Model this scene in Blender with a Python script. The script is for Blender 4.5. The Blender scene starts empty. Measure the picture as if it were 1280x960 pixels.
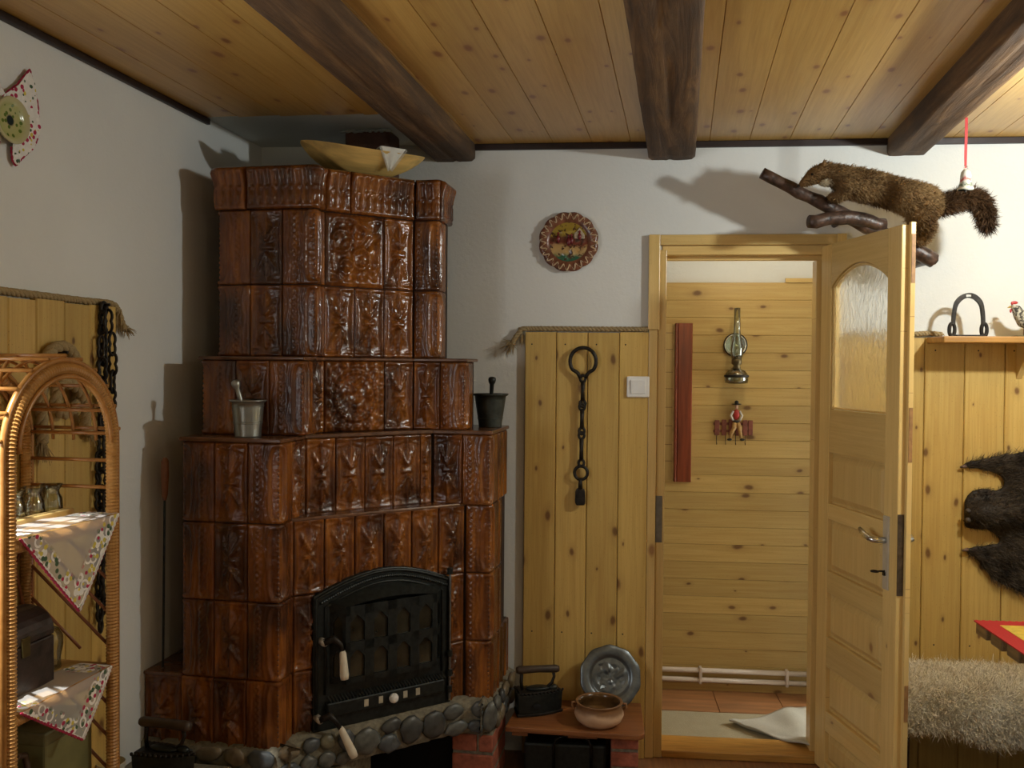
import bpy, bmesh, math, random
import numpy as np
from math import sin, cos, pi, radians, sqrt, atan2, exp, hypot
from mathutils import Vector, Matrix, noise as mnoise
random.seed(7); RNG = np.random.default_rng(7)
S = bpy.context.scene
COL = S.collection

# ------------------------------------------------------------------ camera, world, lights, exposure
EYE = Vector((0, 0, 1.58))
YAW, PITCH, ROLL = radians(5.18), math.atan(23.7 / 1150), 0.008
_f = Vector((-sin(YAW) * cos(PITCH), cos(YAW) * cos(PITCH), -sin(PITCH)))
_r = Vector((cos(YAW), sin(YAW), 0)); _u = _r.cross(_f)
_r2 = cos(ROLL) * _r + sin(ROLL) * _u; _u2 = -sin(ROLL) * _r + cos(ROLL) * _u
cd = bpy.data.cameras.new('camera'); cam = bpy.data.objects.new('camera', cd); COL.objects.link(cam)
cd.sensor_width = 36; cd.lens = 36 * 1150 / 1280; cd.clip_start = 0.05
m3 = Matrix((_r2, _u2, -_f)).transposed().to_4x4(); m3.translation = EYE; cam.matrix_world = m3
S.camera = cam

wd = bpy.data.worlds.new('world'); S.world = wd; wd.use_nodes = True
wd.node_tree.nodes['Background'].inputs[0].default_value = (0.55, 0.62, 0.75, 1)
wd.node_tree.nodes['Background'].inputs[1].default_value = 0.25

def light(name, kind, loc, energy, color, target=None, **kw):
    ld = bpy.data.lights.new(name, kind); ld.energy = energy; ld.color = color
    for k, v in kw.items(): setattr(ld, k, v)
    o = bpy.data.objects.new(name, ld); COL.objects.link(o); o.location = loc
    if target is not None:
        o.rotation_euler = (Vector(target) - Vector(loc)).to_track_quat('-Z', 'Y').to_euler()
    return o
# the pendant over the dining table that throws the hard shadows on the back and left walls
light('table_lamp', 'POINT', (1.65, 2.66, 2.22), 46, (0.95, 1.0, 0.97), shadow_soft_size=0.035)
# added warm fill light in the middle of the room, behind the viewpoint
light('room_fill', 'POINT', (0.75, 0.2, 1.95), 7, (1.0, 0.78, 0.45), shadow_soft_size=0.12)
# window in the far end of the entrance hall
light('hall_window', 'AREA', (2.35, 4.12, 1.35), 24, (0.98, 0.97, 0.90), target=(0.5, 4.3, 1.1), shape='RECTANGLE', size=0.5, size_y=1.1)
light('hall_fill', 'POINT', (0.75, 3.98, 2.22), 4, (1.0, 0.90, 0.68), shadow_soft_size=0.05)  # extra point light added to brighten the hall
# daylight through the window in the left wall, just outside the view beside the wicker shelf
light('window_daylight', 'AREA', (-1.79, 1.20, 1.45), 34, (0.95, 0.98, 1.0), target=(0.2, 1.015, 1.40), shape='RECTANGLE', size=1.15, size_y=1.0)
# added spot standing in for the daylight patch on the wicker shelf
light('shelf_daylight_spot', 'SPOT', (-1.497, 1.28, 2.32), 230, (0.98, 0.98, 0.95), target=(-1.365, 1.88, 1.20), spot_size=radians(25), spot_blend=0.3, shadow_soft_size=0.015)
S.view_settings.view_transform = 'Standard'; S.view_settings.look = 'None'
S.view_settings.exposure = 0.17; S.view_settings.gamma = 1.0; S.view_settings.use_curve_mapping = False

# ------------------------------------------------------------------ frame of the left wall and stove
YB = 3.73                                   # back wall plane
BA = radians(5.3)
CX, CY = -1.39, 3.73                        # room corner behind the stove
def W(a, b, z=0.0):                         # a: along the left wall towards the room, b: out from the wall
    return Vector((CX - a * sin(BA) + b * cos(BA), CY - a * cos(BA) - b * sin(BA), z))
LROT = -BA                                  # local x = b, local y = -a

# ------------------------------------------------------------------ mesh helpers
class M:
    def __init__(s): s.v = []; s.f = []
    def add(s, vs, fs):
        n = len(s.v); s.v += [tuple(p) for p in vs]; s.f += [tuple(i + n for i in f) for f in fs]; return s
    def box(s, x0, x1, y0, y1, z0, z1):
        return s.add([(x0, y0, z0), (x1, y0, z0), (x1, y1, z0), (x0, y1, z0), (x0, y0, z1), (x1, y0, z1), (x1, y1, z1), (x0, y1, z1)],
                     [(0, 3, 2, 1), (4, 5, 6, 7), (0, 1, 5, 4), (1, 2, 6, 5), (2, 3, 7, 6), (3, 0, 4, 7)])
    def tube(s, pts, r, n=8, closed=False, flat=1.0):
        P = [Vector(p) for p in pts]; k = len(P)
        rr = r if isinstance(r, (list, tuple)) else [r] * k
        vs = []; up = None
        for i in range(k):
            if closed: t = P[(i + 1) % k] - P[i - 1]
            else: t = P[min(i + 1, k - 1)] - P[max(i - 1, 0)]
            if t.length < 1e-9: t = Vector((0, 0, 1))
            t.normalize()
            if up is None:
                up = t.orthogonal().normalized()
                if abs(t.z) < .9: up = (Vector((0, 0, 1)) - t * t.z).normalized()
            up = (up - t * up.dot(t)); up = up.normalized() if up.length > 1e-6 else t.orthogonal().normalized()
            sd = t.cross(up)
            for j in range(n):
                an = 2 * pi * j / n; vs.append(P[i] + rr[i] * (cos(an) * up * flat + sin(an) * sd))
        fs = []
        for i in range(k if closed else k - 1):
            a, b = i * n, ((i + 1) % k) * n
            for j in range(n): fs.append((a + j, a + (j + 1) % n, b + (j + 1) % n, b + j))
        if not closed:
            fs.append(tuple(range(n - 1, -1, -1))); fs.append(tuple((k - 1) * n + j for j in range(n)))
        return s.add(vs, fs)
    def lathe(s, prof, n=32, c=(0, 0, 0), fn=None):
        vs = []; fs = []
        for (r, z) in prof:
            for j in range(n):
                an = 2 * pi * j / n; q = fn(an, r, z) if fn else r
                vs.append((c[0] + q * cos(an), c[1] + q * sin(an), c[2] + z))
        for i in range(len(prof) - 1):
            for j in range(n):
                fs.append((i * n + j, i * n + (j + 1) % n, (i + 1) * n + (j + 1) % n, (i + 1) * n + j))
        fs.append(tuple(range(n - 1, -1, -1))); fs.append(tuple((len(prof) - 1) * n + j for j in range(n)))
        return s.add(vs, fs)
    def prism(s, poly, h0, h1, axis='z'):   # poly in the two other axes
        def mk(p, h):
            return {'z': (p[0], p[1], h), 'y': (p[0], h, p[1]), 'x': (h, p[0], p[1])}[axis]
        n = len(poly)
        return s.add([mk(p, h0) for p in poly] + [mk(p, h1) for p in poly],
                     [tuple(range(n - 1, -1, -1)), tuple(range(n, 2 * n))] + [(i, (i + 1) % n, n + (i + 1) % n, n + i) for i in range(n)])
    def grid(s, nu, nv, fn, flip=False):
        vs = [fn(i / nu, j / nv) for j in range(nv + 1) for i in range(nu + 1)]
        fs = []
        for j in range(nv):
            for i in range(nu):
                q = (j * (nu + 1) + i, j * (nu + 1) + i + 1, (j + 1) * (nu + 1) + i + 1, (j + 1) * (nu + 1) + i)
                fs.append(q[::-1] if flip else q)
        return s.add(vs, fs)
    def ell(s, c, r, n=12, m=8):
        vs = [(c[0], c[1], c[2] - r[2])]; fs = []
        for i in range(1, m):
            t = -pi / 2 + pi * i / m
            for j in range(n):
                an = 2 * pi * j / n; vs.append((c[0] + r[0] * cos(t) * cos(an), c[1] + r[1] * cos(t) * sin(an), c[2] + r[2] * sin(t)))
        vs.append((c[0], c[1], c[2] + r[2])); last = len(vs) - 1
        for j in range(n):
            fs.append((0, 1 + (j + 1) % n, 1 + j)); b = 1 + (m - 2) * n; fs.append((last, b + j, b + (j + 1) % n))
        for i in range(m - 2):
            for j in range(n):
                a = 1 + i * n; fs.append((a + j, a + (j + 1) % n, a + n + (j + 1) % n, a + n + j))
        return s.add(vs, fs)
    def mesh(s, name, mat, smooth=False, fix=True):
        me = bpy.data.meshes.new(name); me.from_pydata(s.v, [], s.f)
        if fix:
            bm = bmesh.new(); bm.from_mesh(me); bmesh.ops.recalc_face_normals(bm, faces=bm.faces); bm.to_mesh(me); bm.free()
        if mat: me.materials.append(mat)
        if smooth: me.polygons.foreach_set('use_smooth', [True] * len(me.polygons))
        return me
    def build(s, name, mat, parent=None, smooth=False, bevel=0, fix=True, seg=2, auto=False):
        me = s.mesh(name, mat, smooth or auto, fix)
        if auto: me.set_sharp_from_angle(angle=radians(42))
        o = bpy.data.objects.new(name, me); COL.objects.link(o); o.parent = parent
        if bevel:
            b = o.modifiers.new('bevel', 'BEVEL'); b.width = bevel; b.segments = seg; b.limit_method = 'ANGLE'; b.angle_limit = radians(40)
        return o
def inst(me, name, loc=(0, 0, 0), rot=(0, 0, 0), parent=None, scale=(1, 1, 1)):
    o = bpy.data.objects.new(name, me); COL.objects.link(o); o.parent = parent
    o.location = loc; o.rotation_euler = rot; o.scale = scale; return o
def tag(o, label, cat, group=None):
    o['label'] = label; o['category'] = cat
    if group: o['group'] = group
    return o
def thing(name, label, cat, loc=(0, 0, 0), rz=0, group=None):
    o = bpy.data.objects.new(name, None); COL.objects.link(o); o.empty_display_size = .05
    o.location = loc; o.rotation_euler = (0, 0, rz); return tag(o, label, cat, group)
def struct(o): o['kind'] = 'structure'; return o
def sempty(name, loc=(0, 0, 0), rz=0):
    o = bpy.data.objects.new(name, None); COL.objects.link(o); o.location = loc; o.rotation_euler = (0, 0, rz); o['kind'] = 'structure'; return o
def ss(e0, e1, x):
    t = min(1, max(0, (x - e0) / (e1 - e0))); return t * t * (3 - 2 * t)
def nz(x, y, z=0): return mnoise.noise(Vector((x, y, z)))

# ------------------------------------------------------------------ materials
class N:
    def __init__(s, name):
        s.m = bpy.data.materials.new(name); s.m.use_nodes = True; s.t = s.m.node_tree; s.b = s.t.nodes['Principled BSDF']
    def n(s, typ, **kw):
        o = s.t.nodes.new(typ)
        for k, v in kw.items():
            if k in o.inputs.keys(): o.inputs[k].default_value = v
            else: setattr(o, k, v)
        return o
    def l(s, a, b): s.t.links.new(a, b)
    def ramp(s, fac, stops):
        r = s.n('ShaderNodeValToRGB'); e = r.color_ramp.elements
        while len(e) < len(stops): e.new(.5)
        for k, (p, c) in enumerate(stops): e[k].position = p; e[k].color = (*c, 1) if len(c) == 3 else c
        s.l(fac, r.inputs[0]); return r.outputs[0]
    def coords(s, scale=(1, 1, 1), rnd=False, src='Object'):
        tc = s.n('ShaderNodeTexCoord'); mp = s.n('ShaderNodeMapping'); mp.inputs['Scale'].default_value = scale
        out = tc.outputs[src]
        if rnd:
            oi = s.n('ShaderNodeObjectInfo'); ml = s.n('ShaderNodeVectorMath', operation='MULTIPLY'); ml.inputs[1].default_value = (7.3, 11.7, 5.9)
            cb = s.n('ShaderNodeCombineXYZ')
            for i in range(3): s.l(oi.outputs['Random'], cb.inputs[i])
            s.l(cb.outputs[0], ml.inputs[0]); ad = s.n('ShaderNodeVectorMath', operation='ADD')
            s.l(out, ad.inputs[0]); s.l(ml.outputs[0], ad.inputs[1]); out = ad.outputs[0]
        s.l(out, mp.inputs[0]); return mp.outputs[0]
    def noise(s, vec, scale, detail=4, rough=.55, dist=0):
        o = s.n('ShaderNodeTexNoise'); o.inputs['Scale'].default_value = scale; o.inputs['Detail'].default_value = detail
        o.inputs['Roughness'].default_value = rough; o.inputs['Distortion'].default_value = dist; s.l(vec, o.inputs['Vector']); return o.outputs['Fac']
    def mix(s, fac, a, b, mode='MIX'):
        o = s.n('ShaderNodeMix', data_type='RGBA', blend_type=mode)
        for sock, v in ((o.inputs[0], fac), (o.inputs[6], a), (o.inputs[7], b)):
            if isinstance(v, (int, float)): sock.default_value = v
            elif isinstance(v, tuple): sock.default_value = (*v, 1)
            else: s.l(v, sock)
        return o.outputs[2]
    def math(s, op, a, b=0.0):
        o = s.n('ShaderNodeMath', operation=op)
        for i, v in enumerate((a, b)):
            if isinstance(v, (int, float)): o.inputs[i].default_value = v
            else: s.l(v, o.inputs[i])
        return o.outputs[0]
    def bump(s, h, st, d=.01):
        b = s.n('ShaderNodeBump'); b.inputs['Strength'].default_value = st; b.inputs['Distance'].default_value = d
        s.l(h, b.inputs['Height']); s.l(b.outputs[0], s.b.inputs['Normal'])
    def set(s, **kw):
        for k, v in kw.items():
            s.b.inputs[k.replace('_', ' ')].default_value = (*v, 1) if isinstance(v, tuple) else v
        return s
def plain(name, c, rough=.5, metal=0.0, vary=.25, scale=30, bump=0.0, stretch=(1, 1, 1), **kw):
    k = N(name); v = k.coords(stretch); f = k.noise(v, scale)
    lo = tuple(x * (1 - vary) for x in c); hi = tuple(min(1, x * (1 + vary)) for x in c)
    k.l(k.ramp(f, [(.3, lo), (.7, hi)]), k.b.inputs['Base Color']); k.set(Roughness=rough, Metallic=metal)
    if bump: k.bump(f, bump, .004)
    k.set(**kw) if kw else None
    return k.m
def pine(name, axis, light_, mid, knot, rough=.42, kn=1.0, bright=.22):
    k = N(name)
    al, pe, th = 1.0, 1.0, 0.02
    sc = {'x': (al, th, pe), 'y': (pe, al, th), 'z': (pe, th, al)}[axis]
    v = k.coords(sc, rnd=True)
    def m2(s1, s2):
        mp = k.n('ShaderNodeMapping'); mp.inputs['Scale'].default_value = {'x': (s1, 1, s2), 'y': (s2, s1, 1), 'z': (s2, 1, s1)}[axis]; k.l(v, mp.inputs[0]); return mp.outputs[0]
    vor = k.n('ShaderNodeTexVoronoi', voronoi_dimensions='2D'); vor.inputs['Scale'].default_value = 1; vor.inputs['Randomness'].default_value = .9
    sx = k.n('ShaderNodeSeparateXYZ'); cx = k.n('ShaderNodeCombineXYZ')
    dv = k.n('ShaderNodeVectorMath', operation='ADD')
    k.l(m2(4.6, 8.8), dv.inputs[0]); nn = k.n('ShaderNodeTexNoise'); nn.inputs['Scale'].default_value = 9; k.l(v, nn.inputs['Vector'])
    sc2 = k.n('ShaderNodeVectorMath', operation='SCALE'); sc2.inputs['Scale'].default_value = .16; k.l(nn.outputs['Color'], sc2.inputs[0]); k.l(sc2.outputs[0], dv.inputs[1])
    k.l(dv.outputs[0], sx.inputs[0]); ax = {'x': (0, 2), 'y': (1, 0), 'z': (2, 0)}[axis]; k.l(sx.outputs[ax[0]], cx.inputs[0]); k.l(sx.outputs[ax[1]], cx.inputs[1]); k.l(cx.outputs[0], vor.inputs['Vector'])
    sep = k.n('ShaderNodeSeparateColor'); k.l(vor.outputs['Color'], sep.inputs[0])
    has = k.math('GREATER_THAN', sep.outputs[0], 1 - .50 * kn)
    d = vor.outputs['Distance']
    size = k.math('ADD', k.math('MULTIPLY', sep.outputs[1], .12), .03)
    q = k.math('DIVIDE', d, size)
    kmask = k.math('MULTIPLY', k.ramp(q, [(.45, (1, 1, 1)), (.98, (0, 0, 0))]), has)
    halo = k.math('MULTIPLY', k.ramp(k.math('MULTIPLY', q, .4), [(.35, (1, 1, 1)), (.95, (0, 0, 0))]), has)
    g = k.noise(m2(.9, 26), 3.0, 5, .6, .6); g2 = k.noise(m2(.35, 7), 2.2, 3, .5, .8); g3 = k.noise(m2(2.5, 120), 2.0, 2)
    base = k.ramp(g, [(.32, mid), (.62, light_)])
    base = k.mix(k.math('MULTIPLY', g2, .55), base, tuple(x * .72 for x in mid))
    base = k.mix(k.math('MULTIPLY', k.ramp(g3, [(.5, (0, 0, 0)), (.75, (1, 1, 1))]), .22), base, tuple(x * .6 for x in mid))
    base = k.mix(k.math('MULTIPLY', halo, .35), base, tuple(.5 * (x + y) for x, y in zip(mid, knot)))
    base = k.mix(k.math('MULTIPLY', kmask, .85), base, knot)
    sv = k.n('ShaderNodeTexVoronoi', voronoi_dimensions='2D'); sm = k.n('ShaderNodeVectorMath', operation='SCALE'); sm.inputs['Scale'].default_value = 2.9; k.l(cx.outputs[0], sm.inputs[0]); k.l(sm.outputs[0], sv.inputs['Vector'])
    sp2 = k.n('ShaderNodeSeparateColor'); k.l(sv.outputs['Color'], sp2.inputs[0])
    spk = k.math('MULTIPLY', k.math('LESS_THAN', sv.outputs['Distance'], .075), k.math('GREATER_THAN', sp2.outputs[2], .80 if kn <= 1 else .93))
    base = k.mix(k.math('MULTIPLY', spk, .8), base, knot)
    oi = k.n('ShaderNodeObjectInfo')
    fac = k.math('ADD', k.math('MULTIPLY', oi.outputs['Random'], bright), 1 - bright / 2)
    mulc = k.n('ShaderNodeCombineXYZ')
    for i in range(3): k.l(fac, mulc.inputs[i])
    base = k.mix(1.0, base, mulc.outputs[0], 'MULTIPLY')
    k.l(base, k.b.inputs['Base Color']); k.set(Roughness=rough); k.bump(g, .08, .002)
    return k.m

PINE_L, PINE_M, KNOT = (.66, .455, .135), (.55, .345, .09), (.13, .05, .015)
pine_z = pine('pine_vertical', 'z', PINE_L, PINE_M, KNOT)
pine_x = pine('pine_horizontal', 'x', (.66, .46, .16), (.56, .355, .105), KNOT)
pine_c = pine('pine_ceiling', 'y', (.62, .395, .115), (.50, .285, .07), (.24, .085, .03), rough=.33, bright=.12, kn=1.25)
pine_door = pine('pine_door_vertical', 'z', (.78, .56, .22), (.68, .46, .16), (.30, .14, .05), rough=.3, kn=.28)
pine_doorx = pine('pine_door_rail', 'x', (.78, .56, .22), (.68, .46, .16), (.30, .14, .05), rough=.3, kn=.28)

def plaster_m(name, c, b=.35):
    k = N(name); v = k.coords(); f = k.noise(v, 2.2, 4); g = k.noise(v, 55, 6, .65)
    k.l(k.ramp(f, [(.3, tuple(x * .93 for x in c)), (.7, c)]), k.b.inputs['Base Color']); k.set(Roughness=.9); k.bump(g, b, .004); return k.m
plaster = plaster_m('white_plaster', (.72, .73, .70))
def beam_m():
    k = N('old_oak'); v = k.coords((1, .07, 1)); f = k.noise(v, 22, 6, .65, 1.2); v2 = k.coords((1, .3, 1)); g = k.noise(v2, 6, 5, .6)
    c = k.ramp(f, [(.28, (.030, .015, .006)), (.5, (.125, .063, .022)), (.75, (.27, .145, .052))])
    c = k.mix(k.ramp(g, [(.35, (1, 1, 1)), (.62, (0, 0, 0))]), c, (.055, .030, .014))
    k.l(c, k.b.inputs['Base Color']); k.set(Roughness=.8); k.bump(k.math('ADD', f, g), .55, .012); return k.m
oak = beam_m()
darktrim = plain('dark_trim', (.022, .012, .011), .5)
def glaze_m():
    k = N('brown_glaze'); v = k.coords((1, 1, .16), rnd=True); f = k.noise(v, 26, 5, .6, .5)
    v2 = k.coords((1, 1, .45), rnd=True); g = k.noise(v2, 7, 3)
    v3 = k.coords(); h = k.noise(v3, 95, 3, .6); h2 = k.noise(v3, 26, 2)
    c = k.ramp(f, [(.25, (.062, .017, .005)), (.46, (.185, .056, .010)), (.72, (.37, .130, .020))])
    c = k.mix(k.ramp(g, [(.36, (1, 1, 1)), (.56, (0, 0, 0))]), c, (.060, .020, .008))
    k.l(c, k.b.inputs['Base Color']); k.set(Roughness=.155, IOR=1.55)
    k.bump(k.math('ADD', h, k.math('MULTIPLY', h2, 2.6)), .36, .004); return k.m
glaze = glaze_m()
grout = plain('dark_joint', (.030, .018, .012), .85)
iron_black = plain('black_iron', (.020, .024, .022), .42, .5, .4, 60, .15)
iron_rust = plain('dark_wrought_iron', (.028, .024, .020), .5, .7, .5, 50, .3)
steel = plain('bright_steel', (.6, .6, .58), .28, 1.0, .1)
nickel = plain('satin_nickel', (.66, .63, .54), .42, .55, .08)
white_plastic = plain('white_plastic', (.80, .80, .77), .35, 0, .03)
cream_handle = plain('cream_porcelain', (.74, .68, .54), .25, 0, .06)
def rope_m():
    k = N('hemp_rope'); v = k.coords(); f = k.noise(v, 240, 3); g = k.noise(v, 20)
    k.l(k.mix(g, k.ramp(f, [(.3, (.20, .14, .06)), (.7, (.46, .35, .18))]), (.32, .23, .11)), k.b.inputs['Base Color']); k.set(Roughness=.95); k.bump(f, .5, .002); return k.m
hemp = rope_m()
def cane_m(name, a, b):
    k = N(name); v = k.coords(); f = k.noise(v, 45, 4); g = k.noise(v, 6)
    k.l(k.mix(g, k.ramp(f, [(.3, a), (.7, b)]), a), k.b.inputs['Base Color']); k.set(Roughness=.32); return k.m
cane = cane_m('honey_cane', (.30, .12, .025), (.52, .26, .07)); canered = cane_m('reddish_cane', (.23, .075, .03), (.36, .14, .05))
wrap = cane_m('wrapped_cane', (.36, .17, .045), (.60, .34, .11))
def thin_glass():
    k = N('clear_glass'); t = k.t; fr = k.n('ShaderNodeLayerWeight'); fr.inputs['Blend'].default_value = .35
    tr_ = k.n('ShaderNodeBsdfTransparent'); tr_.inputs[0].default_value = (.90, .93, .89, 1); gl = k.n('ShaderNodeBsdfGlossy'); gl.inputs['Roughness'].default_value = .04
    mx = k.n('ShaderNodeMixShader'); k.l(k.math('ADD', k.math('MULTIPLY', fr.outputs['Fresnel'], .75), .06), mx.inputs[0]); k.l(tr_.outputs[0], mx.inputs[1]); k.l(gl.outputs[0], mx.inputs[2])
    k.l(mx.outputs[0], t.nodes['Material Output'].inputs[0]); return k.m
glass = thin_glass()
def ripple_glass():
    k = N('rippled_glass'); v = k.coords((1, 1, .55)); f = k.noise(v, 42, 3, .5, 1.0)
    k.set(Roughness=.28, IOR=1.25, Transmission_Weight=1.0, Base_Color=(.98, .99, .97)); k.bump(f, .55, .012); return k.m
rglass = ripple_glass()

# ================================================================== SETTING
# ---- floor
fl = struct(M().box(-2.4, 3.0, -2.0, 3.73, -.05, 0).build('floor', plain('floor_boards', (.23, .11, .045), .45, 0, .3, 12, 0, (6, .5, 1))))
# ---- back wall with the doorway
wb = struct(M().box(-1.75, .262, YB, YB + .14, 0, 2.6).box(.915, 3.0, YB, YB + .14, 0, 2.6).box(.262, .915, YB, YB + .14, 2.045, 2.6).build('wall_back', plaster))
# ---- left wall (turned by 5.3 degrees)
lw = struct(M().box(-.12, 0, -1.98, .2, 0, 2.6).box(-.12, 0, -5.9, -3.1, 0, 2.6).box(-.12, 0, -3.1, -1.98, 0, .92).box(-.12, 0, -3.1, -1.98, 1.98, 2.6).build('wall_left', plaster)); lw.location = W(0, 0); lw.rotation_euler = (0, 0, LROT)
struct(M().box(2.9, 3.0, -2.0, 3.73, 0, 2.6).build('wall_right', plaster))
struct(M().box(-2.4, 3.0, -2.1, -2.0, 0, 2.6).build('wall_rear', plaster))
# ---- ceiling: backing, one object per plank, plaster patch over the stove
_q = [W(5.9, -.02), W(-.1, -.02)]
ce = struct(M().prism([(_q[0].x, _q[0].y), (3.0, -2.1), (3.0, 4.7), (-1.0, 4.7), (_q[1].x, _q[1].y)], 2.5, 2.6).build('ceiling', plain('ceiling_joint_wood', (.30, .15, .045), .6)))
ZC = 2.474
def plank_mesh(w, L, t, mat, g=.0022):
    m = M(); m.prism([(-w / 2 + .0003, 0), (-w / 2 + .0003, -t + .003), (-w / 2 + g, -t), (w / 2 - g, -t), (w / 2 - .0003, -t + .003), (w / 2 - .0003, 0)], 0, L, 'y')
    return m.mesh('board', mat)
PW = .1545
long_pl = plank_mesh(PW, 6.4, .022, pine_c)
for i in range(-9, 22):
    xw = .0 + (i + .36) * PW                       # where the joint-centred plank meets the back wall
    short = xw < -.60
    L = 5.2 if not short else 5.2
    end = YB if not short else YB - .475
    me = long_pl
    # the plank runs from the back wall towards and past the viewpoint
    o = inst(me, 'board', (0, 0, 0), (0, 0, 0), ce)
    d = Vector((sin(BA), cos(BA)))
    e = Vector((xw - (YB - end) * math.tan(BA), end))
    st = e - d * 6.4
    o.location = (st.x, st.y, ZC + .022); o.rotation_euler = (0, 0, LROT)
patch = M().box(-1.62, -.52, YB - .475, YB, ZC + .001, ZC + .03).build('plaster_patch', plaster_m('grey_plaster', (.52, .55, .53)), ce)
# ---- window in the left wall, beside the view
wn = sempty('window_1', W(0, 0), LROT)
wfm = plain('white_window_paint', (.72, .71, .66), .4, 0, .04)
for (y0, y1, z0, z1) in ((-3.1, -3.05, .92, 1.98), (-2.03, -1.98, .92, 1.98), (-3.05, -2.03, .92, .97), (-3.05, -2.03, 1.93, 1.98), (-2.56, -2.52, .97, 1.93)): M().box(-.09, -.04, y0, y1, z0, z1).build('window_frame', wfm, wn, bevel=.004)
M().box(-.11, .05, -3.12, -1.99, .895, .92).build('window_sill', wfm, wn, bevel=.004)
# ---- dark cornice strips
t1 = M()
for x0, x1 in ((-.515, .203), (.388, 1.128), (1.272, 2.9)): t1.box(x0, x1, YB - .016, YB, 2.449, 2.474)
struct(t1.build('trim_1', darktrim, bevel=.003))
t2 = struct(M().box(0, .016, -5.8, -.45, 2.452, 2.474).build('trim_2', darktrim, bevel=.003)); t2.location = W(0, 0); t2.rotation_euler = (0, 0, LROT)
# ---- beams
def beam(xw, w, zb, label, seed):
    m = M(); n = 70; L = 5.6; prof = []
    for k in range(40):
        an = 2 * pi * (k + .5) / 40; c_, s_ = cos(an), sin(an)
        p = 11
        q = (abs(c_) ** p + abs(s_) ** p) ** (-1 / p); prof.append((q * c_, q * s_))
    vs = []; fs = []
    H = .075
    for i in range(n + 1):
        y = -L * i / n
        for k, (c_, s_) in enumerate(prof):
            r = 1 + .022 * nz(c_ * 1.4 + seed, y * 1.6, s_ * 1.4) + .02 * nz(c_ * 5, y * 6 + seed, s_ * 5)
            x = c_ * w / 2 * r; z = zb + H + s_ * H * r
            cr = nz(seed * 3.1, y * 1.1) * .25           # a long drying crack along the underside
            if s_ < -.6 and abs(c_ - cr) < .045: z += .006
            vs.append((x, y, z))
    K = 40
    for i in range(n):
        for k in range(K): fs.append((i * K + k, i * K + (k + 1) % K, (i + 1) * K + (k + 1) % K, (i + 1) * K + k))
    fs.append(tuple(range(K))); fs.append(tuple(n * K + k for k in range(K)))
    m.add(vs, fs); o = m.build('ceiling_beam', oak, smooth=True); o.location = (xw, YB, 0); o.rotation_euler = (0, 0, LROT)
    return tag(o, label, 'beam', 'rough ceiling beams')
beam(-.580, .17, 2.405, 'rough dark oak ceiling beam ending above the tiled stove', 1.0)
beam(.295, .185, 2.402, 'rough cracked oak ceiling beam ending above the doorway', 4.0)
beam(1.200, .15, 2.408, 'rough dark oak ceiling beam ending above the stuffed marten', 9.0)

# ---- hall beyond the door
YH = 4.53
struct(M().box(-.9, 2.6, YB + .14, YH + .1, -.05, 0).build('floor_hall', plain('brown_tile', (.33, .15, .055), .3, 0, .3, 14, 0, (.4, 3, 1))))
hw = struct(M().box(-.9, 2.6, YH, YH + .1, 0, 2.5).build('wall_hall', plaster))
struct(M().box(-1.0, -.9, YB, YH + .1, 0, 2.5).build('wall_hall_end', plaster))
struct(M().box(1.12, 1.2, YH - .16, YH, 0, 2.5).build('wall_hall_pier', plaster_m('bright_plaster', (.78, .78, .76))))
hb = M(); hb.prism([(0, .0003), (-.014, .0003), (-.016, .0018), (-.016, .0826), (-.014, .0842), (0, .0842)], 0, 2.0, 'x')
hbm = hb.mesh('board', pine_x)
zt = 1.985; k = 0
while zt > .03:
    inst(hbm, 'board', (-.85, YH - .0002, zt - .084), (0, 0, 0), hw, (.985, 1, 1)); zt -= .0845; k += 1
inst(M().box(0, .35, -.012, 0, 0, .02).mesh('cap_strip', pine_x), 'cap_strip', (.9, YH - .016, 1.985), (0, 0, 0), hw)
# floor tiles of the hall
ft = M().box(-.148, .148, -.148, .148, 0, .006).mesh('tile', plain('terracotta_tile', (.34, .155, .06), .28, 0, .35, 9, 0, (.35, 3, 1)))
flh = bpy.data.objects['floor_hall']
for ix in range(6):
    for iy in range(3):
        inst(ft, 'tile', (.13 + ix * .3, YH - .15 - iy * .3 if iy < 2 else YH - .75, -.0005), (0, 0, 0), flh, (1, 1 if iy < 2 else .3, 1))

# ---- door lining and casings
tr = sempty('trim_3')
M().box(.207, .252, YB - .022, YB, 1.7255, 2.104).build('casing', pine_door, tr, bevel=.003)
M().box(.2115, .2445, YB - .018, YB, .0, 1.725).build('casing', pine_door, tr, bevel=.003)
M().box(.252, .945, YB - .022, YB, 2.062, 2.103).build('casing', pine_doorx, tr, bevel=.003)
M().box(.935, .972, YB - .028, YB, 2.060, 2.104).build('casing_end', pine_door, tr, bevel=.003)
M().box(.915, .955, YB - .014, YB, 0, 2.062).build('casing', pine_door, tr, bevel=.003)
M().box(.245, .280, YB - .006, YB + .15, 0, 2.045).build('jamb', pine_door, tr, bevel=.003)
M().box(.898, .932, YB - .006, YB + .15, 0, 2.045).build('jamb', pine_door, tr, bevel=.003)
M().box(.262, .915, YB - .004, YB + .15, 2.025, 2.062).build('jamb_head', pine_doorx, tr, bevel=.003)
M().box(.28, .898, YB + .05, YB + .07, 2.008, 2.026).build('stop', pine_doorx, tr, bevel=.002)
M().box(.876, .898, YB + .05, YB + .12, .03, 2.01).build('stop', pine_door, tr, bevel=.002)
M().box(.28, .898, YB - .005, YB + .155, 0, .03).build('threshold', plain('orange_varnished_pine', (.50, .26, .06), .3, 0, .2, 12, 0, (.6, 8, 8)), tr, bevel=.004)
M().box(.2455, .272, YB - .0085, YB - .0055, .872, 1.060).build('strike_plate', plain('dull_zinc', (.20, .19, .165), .45, .8, .2, 40), tr, bevel=.001)

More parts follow.
